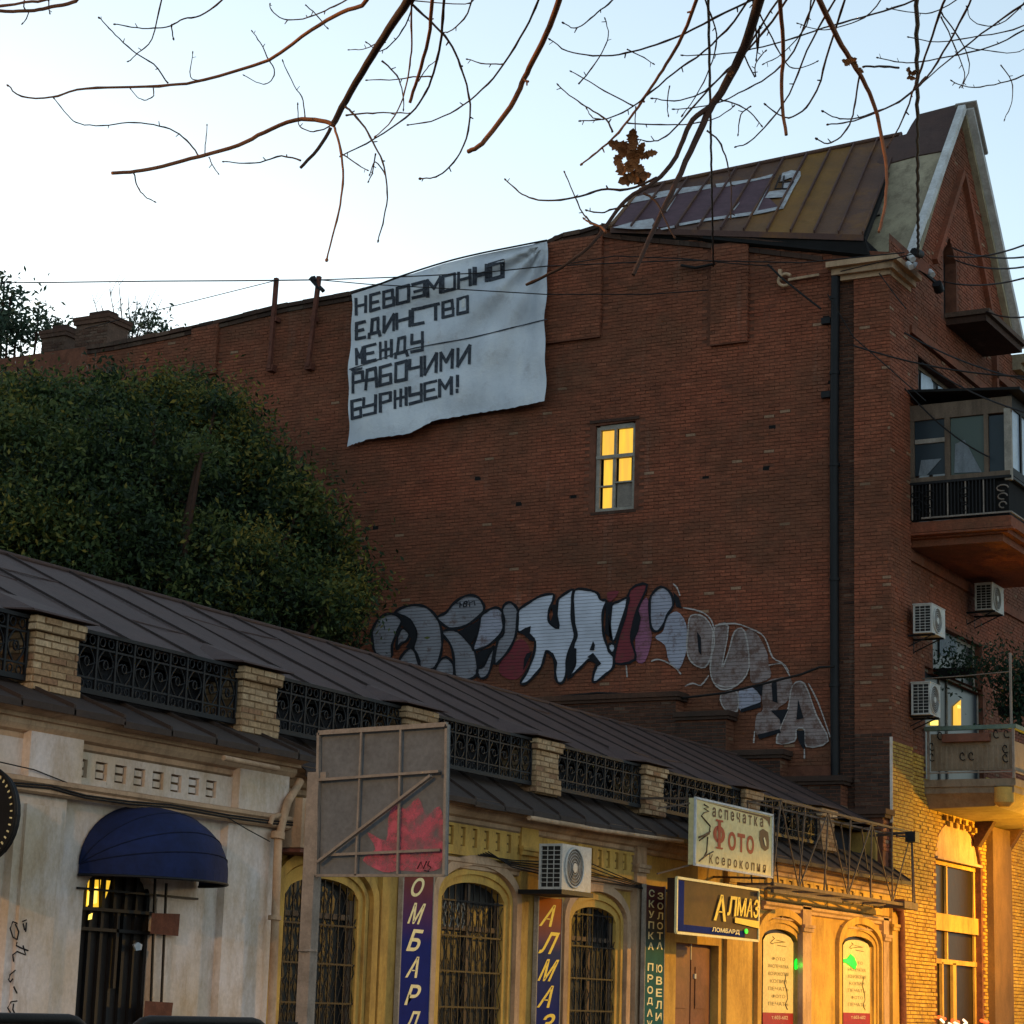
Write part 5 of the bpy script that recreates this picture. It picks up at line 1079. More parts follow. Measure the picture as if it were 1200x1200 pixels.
GR = [ # material, outline?, smooth?, points
 ('silver_dark', 1, A7([(110, 520), (88, 420), (90, 370), (130, 300), (190, 268), (250, 280), (275, 320), (245, 390), (215, 470), (208, 550)])),
 ('silver_dark', 1, A7([(230, 262), (290, 225), (370, 212), (440, 230), (500, 290), (530, 370), (535, 470), (520, 550), (480, 620), (400, 610), (370, 530), (350, 480), (370, 420), (360, 360), (330, 310), (270, 275)])),
 ('silver_dark', 1, A7([(250, 420), (270, 370), (300, 365), (325, 400), (310, 440), (270, 460), (245, 500)])),
 ('silver_dark', 1, A7([(265, 580), (300, 510), (350, 492), (392, 605)])),
 ('silver_dark', 1, A7([(505, 290), (560, 260), (610, 200), (680, 155), (750, 155), (795, 200), (800, 250), (740, 310), (660, 355), (580, 360), (520, 320)])),
 ('silver_dark', 1, A7([(540, 380), (610, 370), (680, 420), (740, 500), (760, 580), (755, 660), (690, 690), (620, 670), (610, 560), (590, 470), (545, 410)])),
 ('silver_dark', 1, A7([(490, 640), (510, 580), (560, 545), (605, 590), (610, 660), (560, 660)])),
 ('silver_pale', 1, A7([(780, 290), (820, 250), (880, 228), (920, 260), (930, 340), (900, 410), (830, 470), (760, 500), (730, 490), (760, 400)])),
 ('silver_dark', 1, A7([(920, 240), (960, 195), (1000, 215), (1020, 260), (1010, 380), (980, 470), (930, 540), (870, 590), (890, 440), (930, 390)])),
 ('silver_dark', 1, A7([(760, 620), (800, 600), (850, 500), (870, 480), (850, 600), (820, 670), (780, 680), (760, 650)])),
 ('maroon_spray', 0, A7([(900, 600), (980, 470), (1040, 430), (1085, 470), (1095, 540), (1060, 640), (1000, 690), (920, 665)])),
 ('silver_bright', 1, A10([(80, 350), (200, 260), (340, 180), (480, 160), (485, 220), (455, 300), (425, 400), (445, 500), (540, 560), (525, 400), (535, 240), (600, 170), (720, 105), (705, 200), (700, 400), (718, 560), (738, 640), (690, 780), (640, 920), (640, 1060), (600, 1190), (540, 1200), (510, 1130), (500, 960), (470, 870), (400, 830), (380, 900), (340, 1020), (250, 1130), (160, 1210), (100, 1200), (180, 1060), (250, 880), (270, 720), (200, 640), (140, 600), (70, 600), (60, 480)])),
 ('silver_bright', 1, A10([(735, 115), (880, 110), (1000, 150), (1035, 225), (1105, 240), (1070, 350), (1060, 520), (1090, 700), (1150, 840), (1190, 900), (1185, 1020), (1100, 1100), (1000, 1180), (945, 1185), (960, 1080), (990, 980), (900, 930), (830, 1000), (740, 1080), (680, 1140), (690, 1080), (745, 960), (715, 790), (755, 650), (730, 500), (715, 300)])),
 ('silver_bright', 1, A4([(72, 170), (105, 150), (158, 132), (130, 220), (95, 330), (72, 342), (64, 260)])),
 ('silver_bright', 1, A4([(72+18*cos(t), 383+24*sin(t)) for t in [k*pi/5 for k in range(10)]])),
 ('maroon_spray', 1, A4([(165, 90), (250, 65), (205, 180), (175, 280), (172, 350), (190, 440), (90, 460), (95, 370), (140, 220)])),
 ('maroon_spray', 0, A4([(50, 105), (105, 95), (95, 125), (60, 150)])),
 ('pink_spray', 0, A4([(200, 190), (245, 130), (262, 180), (262, 270), (275, 330), (240, 450), (195, 445), (190, 340), (185, 260)])),
 ('silver_pale', 1, A4([(270, 120), (320, 75), (370, 110), (380, 170), (350, 220), (330, 270), (300, 300), (270, 280), (262, 190)])),
 ('silver_pale', 0, A4([(290, 330), (330, 300), (350, 230), (400, 200), (445, 260), (450, 380), (410, 490), (360, 450), (340, 370)])),
 ('silver_faded', 1, A4([(470, 220), (540, 230), (585, 310), (580, 400), (540, 480), (480, 460), (450, 400), (455, 300)])),
 ('silver_faded', 1, A4([(590, 280), (658, 275), (625, 480), (660, 400), (690, 300), (740, 300), (762, 480), (700, 570), (620, 590), (570, 520), (575, 400)])),
 ('silver_faded', 0, A4([(745, 300), (800, 310), (850, 400), (860, 460), (870, 530), (780, 560), (765, 480)])),
 ('silver_faded', 1, A4([(620, 620), (700, 602), (702, 700), (640, 690)])),
 ('silver_pale', 0, A4([(710, 602), (780, 582), (822, 650), (720, 700)])),
 ('silver_faded', 0, A4([(828, 565), (970, 532), (962, 640), (905, 690), (922, 760), (912, 800), (800, 820), (800, 720), (832, 690)])),
 ('silver_faded', 1, A4([(980, 572), (1040, 562), (1100, 720), (1160, 850), (1050, 878), (1040, 792), (1000, 792), (990, 850), (900, 860), (930, 760), (960, 680)])),
]
GP = lambda o: (lambda x, y: onY(x, y, YF-o))
GRF = part('graffiti', 'spray_black', BB, lambda b: b.tube([GP(.03)(546+2*cos(t), 706+1.6*sin(t)) for t in [k*.8 for k in range(9)]], .01, 4), 'silver bubble graffiti with black outlines, fading to brown towards the drainpipe')
for k, (mt, ol, pts) in enumerate(GR):
    sp_ = cat(pts, True, 3)
    part('paint_fill', mt, GRF, lambda b: b.poly([GP(.026+.0004*k)(*p) for p in sp_]))
    if ol:
        part('paint_outline', 'outline_pale' if mt == 'silver_faded' else 'spray_black', GRF, lambda b: ribbon(b, sp_, 1.6 if mt == 'silver_faded' else 2.7, GP(.040+.0004*k), True))
def f(b):
    DK = [A7([(262, 285), (330, 305), (368, 370), (370, 440), (345, 490), (300, 485), (335, 430), (322, 385), (280, 345)]), A10([(950, 710), (972, 760), (962, 820), (908, 820)]), A10([(880, 900), (950, 850), (1045, 975), (1000, 1015), (960, 940)]), A10([(70, 610), (150, 560), (220, 535), (210, 620), (265, 680), (270, 720), (200, 700), (140, 640)]), A10([(460, 290), (525, 280), (530, 400), (545, 570), (520, 540), (440, 510), (480, 400)]), A10([(1100, 260), (1180, 250), (1130, 420), (1140, 700), (1170, 690), (1090, 620)]),
          A10([(690, 780), (755, 800), (750, 920), (700, 1050), (650, 1190), (640, 1000)]), A10([(170, 860), (240, 830), (180, 960), (130, 1060), (140, 930)]), A10([(400, 830), (480, 850), (530, 960), (520, 1060), (490, 930)]), A4([(200, 175), (218, 230), (205, 300), (180, 350), (172, 280)]), A4([(380, 100), (410, 130), (425, 185), (395, 175)]), A4([(775, 572), (832, 560), (826, 625)]), A4([(870, 697), (960, 690), (922, 770), (915, 740)]), A4([(1008, 640), (1036, 735), (1000, 742)]), A4([(1000, 797), (1040, 797), (1042, 905), (1010, 850)]), A4([(720, 690), (820, 655), (822, 680), (720, 708)]), A4([(805, 818), (915, 790), (922, 808), (812, 842)]), A4([(500, 300), (520, 330), (522, 420), (508, 400)]), A4([(875, 560), (900, 550), (905, 660), (880, 650)]),
          A7([(640, 380), (770, 310), (760, 400), (720, 460)]), A7([(760, 515), (850, 480), (800, 590), (765, 610)])]
    for P_ in DK: b.poly([GP(.052)(*p) for p in P_])
part('paint_black', 'spray_black', GRF, f)
def f(b):
    for s in ([(790, 160), (870, 150), (905, 190), (870, 210)],): pass
    for S_ in (A4([(590, 270), (690, 260), (780, 290), (840, 330), (880, 430), (930, 460), (970, 530)]), A4([(430, 180), (520, 200), (570, 240), (590, 300)]), A4([(270, 450), (300, 440), (340, 450), (390, 480), (420, 515)]), A4([(440, 575), (480, 560), (520, 570), (560, 520)]), A4([(590, 560), (640, 580), (700, 570)]), A4([(860, 470), (930, 460), (960, 500)]), A4([(790, 800), (785, 860)]), A4([(1040, 890), (1040, 940)]), A4([(145, 470), (150, 530)]), A4([(1060, 560), (1110, 660), (1170, 830)]), A4([(380, 60), (400, 80), (415, 120)])):
        ribbon(b, cat(S_, False, 3), 1.5, GP(.054), False)
part('paint_highlight', 'outline_pale', GRF, f)
def f(b):
    for i, s in enumerate(([(620, 200), (650, 200), (660, 215)], [(650, 190), (648, 230)], [(670, 200), (690, 190), (690, 220), (672, 225), (670, 200)], [(705, 180), (712, 225)], [(712, 200), (740, 185), (745, 215)])): ribbon(b, A7(s), 1.2, GP(.056), False)
part('paint_tag', 'spray_black', GRF, f)

# ------------------------------------------------------------------ BANNER
BT = [(412, 345), (440, 336), (470, 325), (520, 309), (560, 299), (600, 291), (641, 283)]; BBm = [(407, 523), (430, 515), (480, 508), (508, 493), (560, 484), (600, 478), (638, 470)]
def edge(P_, u):
    s = u*(len(P_)-1); i = min(int(s), len(P_)-2); t = s-i; return np.array(P_[i])*(1-t)+np.array(P_[i+1])*t
def bfold(x, y):
    dx, dy = 641-x, y-283; r = math.hypot(dx, dy)+1e-3; a = math.atan2(dy, dx)
    f1 = .11*sin(a*17+r*.012)*math.exp(-r/190)*min(1, r/25)
    sag = 1 if y > 0 else 0
    return f1+.02*sin(x*.05+y*.03)+.018*sin(y*.11-x*.02)+.012*sin(x*.17)
BP = lambda x, y, o=0: onY(x, y, YF-.24-bfold(x, y)-o)
BN = thing('banner', 'grimy white cloth banner with taped black slogan hanging from the firewall top', 'banner', tuple(BP(520, 400)))
def f(b):
    nu, nv = 72, 44; V = []
    for j in range(nv+1):
        for i in range(nu+1):
            u, v = i/nu, j/nv; p = edge(BT, u)*(1-v)+edge(BBm, u)*v
            p[0] += (sin(v*9)*1.2+sin(v*23)*.8)*(1 if i in (0, nu) else 0)
            V.append(BP(p[0], p[1]+(random.uniform(-.6, .6) if j == nv else 0)))
    b.idx(V, [(j*(nu+1)+i, j*(nu+1)+i+1, (j+1)*(nu+1)+i+1, (j+1)*(nu+1)+i) for j in range(nv) for i in range(nu)], .5, 0, True)
part('cloth', 'banner_cloth', BN, f)
SF = {'Н': ([(0,0),(0,1)],[(1,0),(1,1)],[(0,.5),(1,.5)]), 'Е': ([(1,1),(0,1),(0,0),(1,0)],[(0,.5),(.8,.5)]), 'В': ([(0,0),(0,1),(.9,1),(.9,.5),(0,.5)],[(.9,.5),(1,.45),(1,0),(0,0)]), 'О': ([(0,0),(0,1),(1,1),(1,0),(0,0)],),
 'З': ([(0,1),(1,1),(1,.5),(.15,.5)],[(1,.5),(1,.1),(0,.1)]), 'М': ([(0,0),(0,1),(.5,.4),(1,1),(1,0)],), 'Ж': ([(.5,0),(.5,1)],[(0,0),(0,1)],[(1,0),(1,1)],[(0,.5),(1,.5)]), 'Д': ([(-.05,-.12),(0,.1),(1,.1),(1.05,-.12)],[(.15,.1),(.3,1),(.85,1),(.85,.1)]),
 'И': ([(0,1),(0,0),(1,1),(1,0)],), 'С': ([(1,1),(0,1),(0,0),(1,0)],), 'Т': ([(-.2,1),(1,1)],[(.75,1),(.75,0)]), 'У': ([(0,1),(0,.5),(1,.5)],[(1,1),(1,0),(0,0)]), 'Р': ([(0,0),(0,1),(1,1),(1,.5),(0,.5)],), 'А': ([(0,0),(.1,1),(.9,1),(1,0)],[(0,.45),(1,.45)]),
 'Б': ([(1,1),(0,1),(0,0),(1,0),(1,.5),(0,.5)],), 'Ч': ([(0,1),(0,.5),(1,.5)],[(1,1),(1,0)]), '!': ([(.5,1),(.5,.35)],[(.5,.12),(.5,-.02)]), 'ж': ([(.0,0),(.0,1)],[(1,0),(1,1)],[(0,.5),(1,.5)])}
ROWS = [('НЕВОЗМОжНО', [(150,193),(218,258),(278,325),(342,395),(415,468),(485,545),(557,610),(630,683),(705,762),(778,835)], (150, 440, 835, 262), (150, 355, 835, 180)),
 ('ЕДИНСТВО', [(150,190),(212,258),(280,325),(340,400),(415,465),(480,535),(555,605),(625,672)], (150, 555, 675, 425), (150, 470, 675, 345)),
 ('МЕЖДУ', [(150,180),(190,240),(262,315),(335,385),(410,460)], (150, 672, 460, 605), (150, 590, 460, 512)),
 ('РАБОЧИМИ', [(135,180),(195,245),(262,312),(335,385),(400,455),(470,525),(545,600),(625,680)], (135, 805, 680, 670), (135, 705, 680, 575)),
 ('БУРЖУЕМ!', [(130,170),(185,240),(262,310),(330,385),(400,455),(470,525),(540,595),(612,634)], (130, 928, 630, 800), (130, 835, 630, 715))]
for s, xs, bl, tl in ROWS:
    for k, (ch, (xa, xb)) in enumerate(zip(s, xs)):
        def f(b):
            for st in SF[ch]:
                P_ = []
                for gx, gy_ in st:
                    x = xa+(xb-xa)*gx; yb = bl[1]+(bl[3]-bl[1])*(x-bl[0])/(bl[2]-bl[0]); yt = tl[1]+(tl[3]-tl[1])*(x-tl[0])/(tl[2]-tl[0]); y = yb+(yt-yb)*(.07+.86*gy_)
                    P_.append((380+x/4+random.uniform(-.4, .4), 260+y/4+random.uniform(-.4, .4)))
                for p, q in zip(P_[:-1], P_[1:]):
                    p, q = np.array(p), np.array(q); n = max(2, int(np.linalg.norm(q-p)/3)); d = (q-p)/np.linalg.norm(q-p); w_ = (5.2 if s[0] == 'Н' and k >= 8 else 3.7)/2*random.uniform(.85, 1.1); nn = np.array((-d[1], d[0]))*w_
                    L_ = [p-d*w_*.8+(q-p+2*d*w_*.8)*i/n for i in range(n+1)]
                    b.idx([BP(*(c+nn), .012) for c in L_]+[BP(*(c-nn), .012) for c in L_], [(i, i+1, n+2+i, n+1+i) for i in range(n)])
        part('letter', 'tape_black', BN, f)
def f(b):
    P_ = [(409, 433), (430, 426), (470, 412), (500, 405), (550, 396), (600, 384), (641, 374)]
    sp_ = cat(P_, False, 6); ribbon(b, sp_, 1.2, lambda x, y: BP(x, y, .016), False)
    b.poly([BP(x, y, .02) for x, y in ((410, 433), (425, 430), (424, 433), (413, 436))])
part('seam', 'tape_black', BN, f)
part('patch', 'white_trim', BN, lambda b: b.poly([BP(x, y, .02) for x, y in ((541, 351), (545, 349), (545, 359), (541, 361))]))
part('rope', 'cable', BN, lambda b: b.tube([BP(x, y-1.5, 0) for x, y in cat(BT, False, 4)], .02, 5))

# ------------------------------------------------------------------ posts and overhead wires
for k, (x0, y0, x1, y1) in enumerate(((316, 432, 324, 326), (361, 430, 374, 324))):
    a, e = onY(x0, y0, YF-.17), onY(x1, y1, YF-.17)
    T = thing('wire_post', ('plain rusty steel post bolted to the firewall top, the left one' if k == 0 else 'rusty steel post with insulators, standing between the plain post and the banner'), 'post', tuple(a), 'rusty posts carrying wires')
    part('pole', 'rusty_steel', T, lambda b: (b.bar(a, e, .085, .085), b.box((a.x-.08, a.y-.02, a.z-.05), (a.x+.08, YF-.02, a.z+.1)), b.box((a.x, a.y-.02, e.z-1.0), (a.x+.12, YF-.02, e.z-.9))))
    if k: part('insulator', 'dark_iron', T, lambda b: (b.tube([onY(366, 326, YF-.2), onY(369, 332, YF-.2), onY(373, 338, YF-.2)], [.09, .05, .03], 6), b.tube([onY(375, 337, YF-.2), onY(379, 341, YF-.2)], .05, 6)))
def wire(label, pts, r=.012, name='overhead_wire'):
    b = MB(); P_ = [Vector(p) for p in pts]; o_ = P_[0]; 
    T = MB(); T.tube(P_, r, 5); ob = T.build(name, 'cable')
    return tag(ob, label, 'wire', 'overhead wires')
wire('thin wire crossing the sky from the left edge to the insulated post', [onY(x, y, YF-.25) for x, y in ((-60, 332), (60, 331), (180, 329.5), (280, 329), (371, 328))], .016)
wire('faint guy wire sloping up to the plain rusty post', [onY(x, y, YF-.3) for x, y in ((100, 385), (150, 372), (230, 352), (322, 329))], .010)
wire('upper wire running across the banner lettering from the insulated post', [onY(x, y, YF-.75) for x, y in ((374, 328), (460, 325), (560, 320), (640, 312), (800, 305), (940, 308), (1060, 296))], .013)
wire('lower sagging wire crossing the banner', [onY(x, y, YF-.70) for x, y in ((374, 328), (430, 333), (520, 338), (640, 345), (760, 345), (830, 340))], .012)
def hang(label, a, e, sag, r, tw=False, n=26):
    P_ = []
    for i in range(n+1):
        t = i/n; p = lerp(a, e, t)+Vector((0, 0, -sag*4*t*(1-t)))
        if tw: p += Vector((.010*sin(i*2.1), 0, .0))*(1 if r > .02 else .4)
        P_.append(p)
    return wire(label, P_, r, 'hanging_cable' if tw else 'overhead_wire')
hang('thick twisted cable dropping from the branches to the gable corner insulator', onD(1074, -60, 22), onX(1076, 298, -13.5), .35, .026, True, 60)
hang('thin cable running down from the branches to the firewall bracket', onD(829, -60, 24), onY(836, 312, YF-.15), .05, .018, True, 50)
for lab, a, e in (('highest wire leaving the gable trim to the right', (1110, 300, 42), (1230, 274, 34)), ('second wire leaving the gable trim to the right', (1115, 290, 42), (1230, 296, 34)), ('third wire leaving the gable, above the small ledge', (1120, 305, 42), (1230, 306, 34)), ('wire leaving the gable just beneath the slit window top', (1105, 330, 42), (1230, 316, 34)), ('wire leaving the gable beside the small ledge', (1150, 362, 42), (1230, 364, 36)),
                  ('upper dark wire crossing the brickwork above the loggia', (1060, 390, 43), (1230, 450, 38)), ('middle dark wire crossing the brickwork above the loggia', (1000, 405, 42), (1230, 442, 38)), ('lower dark wire crossing the brickwork above the loggia', (1080, 425, 43), (1230, 490, 38)), ('wire slanting across the loggia glazing', (1060, 455, 43), (1160, 536, 43.2))):
    # keep in front of the walls
    A_, E_ = onD(*a[:2], a[2]), onD(*e[:2], e[2])
    A_ = onX(a[0], a[1], -13.5) if 'loggia glazing' not in lab else onY(a[0], a[1], LY0-.3)
    if 'loggia glazing' in lab: E_ = onY(e[0], e[1], LY0-.12)
    hang(lab, A_, E_, .15, .016, False, 10)
# ------------------------------------------------------------------ air conditioners on the brick building
a = onX(1092, 741, -13.42); ac('air_conditioner', 'upper left white air conditioner beside the curtained window of the brick building', tuple(a), .78, .54, .36)
a = onX(1163, 714, -13.42); ac('air_conditioner', 'shadowed air conditioner under the loggia, right of the curtained window', tuple(a), .78, .54, .36)
a = onX(1090, 837, -13.50); ac('air_conditioner', 'white air conditioner just above the open balcony rail', tuple(a), .60, .60, .36)
# added glowing blobs stand in for lights from elsewhere at the window foot
SLG = thing('window_lights', 'cluster of red and white lights at the foot of the ground floor window', 'lights', tuple(onX(1135, 1198, -13.9)))
part('red_bulb', 'red_light', SLG, lambda b: [b.tube([onX(x, y, -13.88), onX(x+7, y+2, -13.88)], .035, 6) for x, y in ((1100, 1192), (1116, 1196), (1150, 1196))])
part('white_bulb', 'white_light', SLG, lambda b: [b.tube([onX(x, y, -13.86), onX(x+s, y+4, -13.86)], .022, 6) for x, y, s in ((1102, 1194, 4), (1112, 1199, 6), (1118, 1198, 8), (1130, 1200, 6), (1129, 1195, 4))])
# ================================================================== BACK OF THE SIGNBOARD
YS = 14.46
SB = thing('signboard', 'bare steel back of a square signboard on a post, splashed with pink paint', 'signboard', (-9.75, YS, .13))
s0, s1, s2, s3 = [onY(x, y, YS) for x, y in ((374, 859), (524, 849), (521, 1026), (371, 1026))]
part('panel', 'board_back', SB, lambda b: b.hexa([s3+Vector((0, .03, 0)), s2+Vector((0, .03, 0)), s2+Vector((0, .05, 0)), s3+Vector((0, .05, 0)), s0+Vector((0, .03, 0)), s1+Vector((0, .03, 0)), s1+Vector((0, .05, 0)), s0+Vector((0, .05, 0))]))
BQ = lambda x, y, o=0: onY(x, y, YS-o)
part('frame', 'grey_steel', SB, lambda b: (b.bar(s0, s1, .035, .035), b.bar(s3, s2, .03, .02), b.bar(s1, s2, .022, .035), b.bar(s0, s3, .022, .035)))
for a, e, w_ in (((375, 914), (515, 904), .040), ((380, 1002), (516, 996), .018), ((424, 856), (417, 1026), .016), ((470, 853), (466, 1026), .016)):
    part('batten', 'grey_steel', SB, lambda b: b.bar(BQ(*a, .005), BQ(*e, .005), w_, .02))
part('brace', 'grey_steel', SB, lambda b: b.bar(BQ(373, 1010, .03), BQ(505, 909, .03), .038, .02))
part('bolt', 'dark_iron', SB, lambda b: (b.tube([BQ(515, 905, .03), BQ(515, 908, .03)], .018, 6), b.tube([BQ(522, 851, .02), BQ(522, 853, .02)], .012, 6)))
pc = BQ(363, 1060, -.02)
part('post', 'grey_steel', SB, lambda b: (b.box((pc.x-.052, pc.y-.04, .13), (pc.x+.052, pc.y+.06, BQ(370, 905).z)), b.box((pc.x+.0, pc.y-.02, BQ(370, 905).z-.05), (s0.x+.08, pc.y+.04, BQ(370, 905).z)), b.tube([(pc.x, pc.y, BQ(360, 1112).z), (pc.x, pc.y, BQ(360, 1115).z)], .072, 8)))
m_ = NT('pink_splash'); 
al = m_.ramp(m_.noise(7, 7, .75), [(.36, (0, 0, 0)), (.62, (.95, .95, .95))]); m_.l(al, m_.b.inputs['Alpha']); m_.out((.50, .10, .15), .7)
def f(b):
    P_ = [(462, 940), (475, 948), (490, 935), (500, 955), (515, 945), (521, 975), (520, 1012), (500, 1022), (470, 1020), (450, 1022), (425, 1008), (440, 995), (430, 975), (452, 985), (455, 960)]
    b.poly([BQ(x, y, -.022) for x, y in cat(P_, True, 3)])
part('paint_splash', 'pink_splash', SB, f, 'burst of pink spray paint on the steel')
def f(b):
    for s in ([(489, 1018), (493, 1010), (496, 1018), (500, 1009)], [(503, 1009), (501, 1014), (505, 1016), (502, 1021), (497, 1020)]): b.tube([BQ(x, y, -.018) for x, y in s], .004, 4)
part('paint_tag', 'spray_black', SB, f)
# ================================================================== PEDESTRIAN BARRIERS
XBAR = -6.55
for k, (ya, yb, lab) in enumerate(((onX(-95, 1187, XBAR).y, onX(108, 1189.5, XBAR).y, 'black tubular barrier hoop, the left of the two at the bottom edge'), (onX(150, 1190, XBAR).y, onX(318, 1193, XBAR).y, 'black tubular barrier hoop, the right of the two at the bottom edge'))):
    T = thing('street_barrier', lab, 'barrier', (XBAR, ya, .14), 'barrier hoops along the kerb')
    zt = 1.335
    part('hoop', 'rail_paint', T, lambda b: b.tube([(XBAR, ya, .14), (XBAR, ya, zt-.16)]+[(XBAR, ya+.16-.16*cos(t), zt-.16+.16*sin(t)) for t in [q*pi/10 for q in range(1, 6)]]+[(XBAR, yb-.16+.16*sin(t), zt-.16+.16*cos(t)) for t in [q*pi/10 for q in range(0, 5)]]+[(XBAR, yb, zt-.16), (XBAR, yb, .14)], .024, 10))
    part('crossbar', 'rail_paint', T, lambda b: b.tube([(XBAR, ya, .62), (XBAR, yb, .62)], .018, 8))
    if k: part('cap', 'rail_paint', T, lambda b: b.box((XBAR-.03, yb+.10, 1.26), (XBAR+.03, yb+.19, 1.34)))
# ================================================================== STREET LAMPS (outside the frame)
def lamp(label, loc, hgt, power, arm, col=(1.0, .50, .03), shade=True):
    T = thing('street_lamp', label, 'street lamp', loc, 'sodium street lamps'); x, y, z = loc
    part('pole', 'grey_steel', T, lambda b: (b.tube([(x, y, z), (x, y, z+hgt*.5), (x, y, z+hgt+.05)], [.09, .07, .05], 10), b.tube([(x, y, z), (x, y, z+.4)], .14, 10)))
    hx, hy = x+arm[0], y+arm[1]
    part('arm', 'grey_steel', T, lambda b: b.tube([(x, y, z+hgt), (lerp(x, hx, .5), lerp(y, hy, .5), z+hgt+.18), (hx, hy, z+hgt+.12)], .035, 8))
    part('housing', 'ac_dark', T, lambda b: b.box((hx-.22, hy-.12, z+hgt+.08), (hx+.22, hy+.12, z+hgt+.18)))
    part('lens', 'lamp_glow', T, lambda b: b.box((hx-.16, hy-.09, z+hgt+.045), (hx+.16, hy+.09, z+hgt+.075)))
    L = bpy.data.lights.new('lamp_light', 'SPOT' if shade else 'POINT'); L.energy = power
    if shade: L.spot_size = radians(172); L.spot_blend = .12
    L.energy = power; L.color = col; L.shadow_soft_size = .12
    o = bpy.data.objects.new('lamp_light', L); COL.objects.link(o); o.parent = T; o.location = (arm[0], arm[1], hgt-.05)
lamp('low sodium street lamp on the kerb opposite the brick building entrance', (-11.0, 44.4, .13), 4.5, 430, (-.5, 0), (1.0, .50, .03), False)
lamp('sodium street lamp on the kerb near the left end of the low building', (-8.2, 3.0, .13), 6.0, 600, (-.5, 0), (1.0, .50, .10))
lamp('sodium street lamp on the near pavement close to the bare tree', (2.4, -2.5, .13), 6.5, 80, (-.8, 0), (1.0, .45, .08))
lamp('sodium street lamp on the far kerb opposite the arched poster windows', (-5.6, 37.5, .13), 4.6, 1900, (-.5, 0))
# ================================================================== LEAFY TREE BEHIND THE LOW BUILDING
def leaves(name, mat, parent, blobs, n, size, seed=1, clump=40, tb=.5, fill=.5, cs0=.14, cs1=.42):
    r = np.random.default_rng(seed); w_ = np.array([bl[3]**2 for bl in blobs]); w_ /= w_.sum()
    nc = n//clump; bi = r.choice(len(blobs), nc, p=w_)
    C_ = np.array([bl[:3] for bl in blobs])[bi]; Rr = np.array([bl[3] for bl in blobs])[bi]
    d = r.normal(size=(nc, 3)); d /= np.linalg.norm(d, axis=1)[:, None]; rad = r.random(nc)**fill
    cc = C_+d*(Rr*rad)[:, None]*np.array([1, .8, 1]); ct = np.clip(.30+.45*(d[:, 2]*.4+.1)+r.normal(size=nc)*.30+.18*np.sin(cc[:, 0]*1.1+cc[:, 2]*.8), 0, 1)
    cs = r.uniform(cs0, cs1, nc)
    P_ = np.repeat(cc, clump, 0)+r.normal(size=(nc*clump, 3))*np.repeat(cs, clump)[:, None]*np.array([1, 1, .75])
    N_ = len(P_); a = r.normal(size=(N_, 3)); a[:, 2] -= .3; a /= np.linalg.norm(a, axis=1)[:, None]; q = r.normal(size=(N_, 3)); b_ = np.cross(a, q); b_ /= np.linalg.norm(b_, axis=1)[:, None]
    s = (size*r.uniform(.55, 1.3, N_))[:, None]
    V = np.stack([P_-a*s, P_+b_*s*.42, P_+a*s, P_-b_*s*.42], 1).reshape(-1, 3)
    org = np.array(parent.location) if parent else np.zeros(3); V = V-org
    me = bpy.data.meshes.new(name); me.from_pydata(V.tolist(), [], np.arange(N_*4).reshape(-1, 4).tolist())
    t = np.clip(np.repeat(ct, clump)+r.normal(size=N_)*.12+tb-.5, 0, 1); at = me.attributes.new('tint', 'FLOAT', 'FACE'); at.data.foreach_set('value', t.astype(np.float32))
    me.materials.append(MATS[mat]); o = bpy.data.objects.new(name, me); COL.objects.link(o); o.parent = parent; return o
def bl(x, y, rp, Y): p = onY(x, y, Y); z = pr(p)[2]; return (p.x, p.y, p.z, rp*z/FOC)
TB = [(15, 505, 60, 33), (85, 505, 58, 34), (150, 495, 55, 35), (205, 488, 50, 36), (245, 515, 40, 36), (60, 560, 90, 32), (160, 575, 90, 33), (250, 590, 72, 35), (305, 575, 38, 36.5), (335, 622, 48, 36), (375, 665, 42, 36.5), (402, 700, 30, 37), (330, 700, 58, 35), (230, 690, 80, 33), (120, 670, 80, 32), (30, 650, 80, 31), (-60, 545, 100, 32), (268, 535, 28, 36), (345, 728, 42, 35), (268, 492, 18, 36.5), (395, 735, 28, 36)]
rt = random.Random(4)
for _ in range(60):
    q = rt.choice(TB[:20]); t = rt.uniform(-.4, pi+.4) if rt.random() < .7 else rt.uniform(-1, .6)
    TB.append((q[0]+cos(t)*q[2]*1.0, q[1]-sin(t)*q[2]*.92, rt.uniform(9, 20), q[3]+rt.uniform(-1, 1)))
TB = [q for q in TB if q[1]-q[2] > (418 if q[0] < 235 else 432)]
blobs = [bl(*q) for q in TB]
ctr = onY(180, 640, 34)
GT = thing('leafy_tree', 'big dark green broadleaf tree with yellowing edge behind the low roof', 'tree', (ctr.x, 34, 0))
def limbs(b, base, tips, r0):
    mid = Vector((base.x, base.y, 3.2)); b.tube([base, mid], [r0, r0*.8], 10)
    for q in tips:
        e = Vector(q[:3]); m1 = lerp(mid, e, .4)+Vector((random.uniform(-.3, .3), random.uniform(-.3, .3), .3)); b.tube([mid, m1, e], [r0*.5, r0*.28, .03], 7)
        for k in range(3):
            e2 = e+Vector((random.gauss(0, 1), random.gauss(0, 1), random.gauss(.2, .8))).normalized()*q[3]*.9; b.tube([lerp(m1, e, .6), e, e2], [.05, .03, .01], 5)
part('trunk', 'bark_dark', GT, lambda b: limbs(b, Vector((ctr.x, 34, 0)), blobs, .38))
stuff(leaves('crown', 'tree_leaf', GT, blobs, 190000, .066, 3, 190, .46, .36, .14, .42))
stuff(leaves('outer_sprays', 'tree_leaf', GT, [bl(x_, y_, r_*1.06, Y_) for x_, y_, r_, Y_ in TB], 11000, .058, 17, 26, .55, .12, .18, .55))
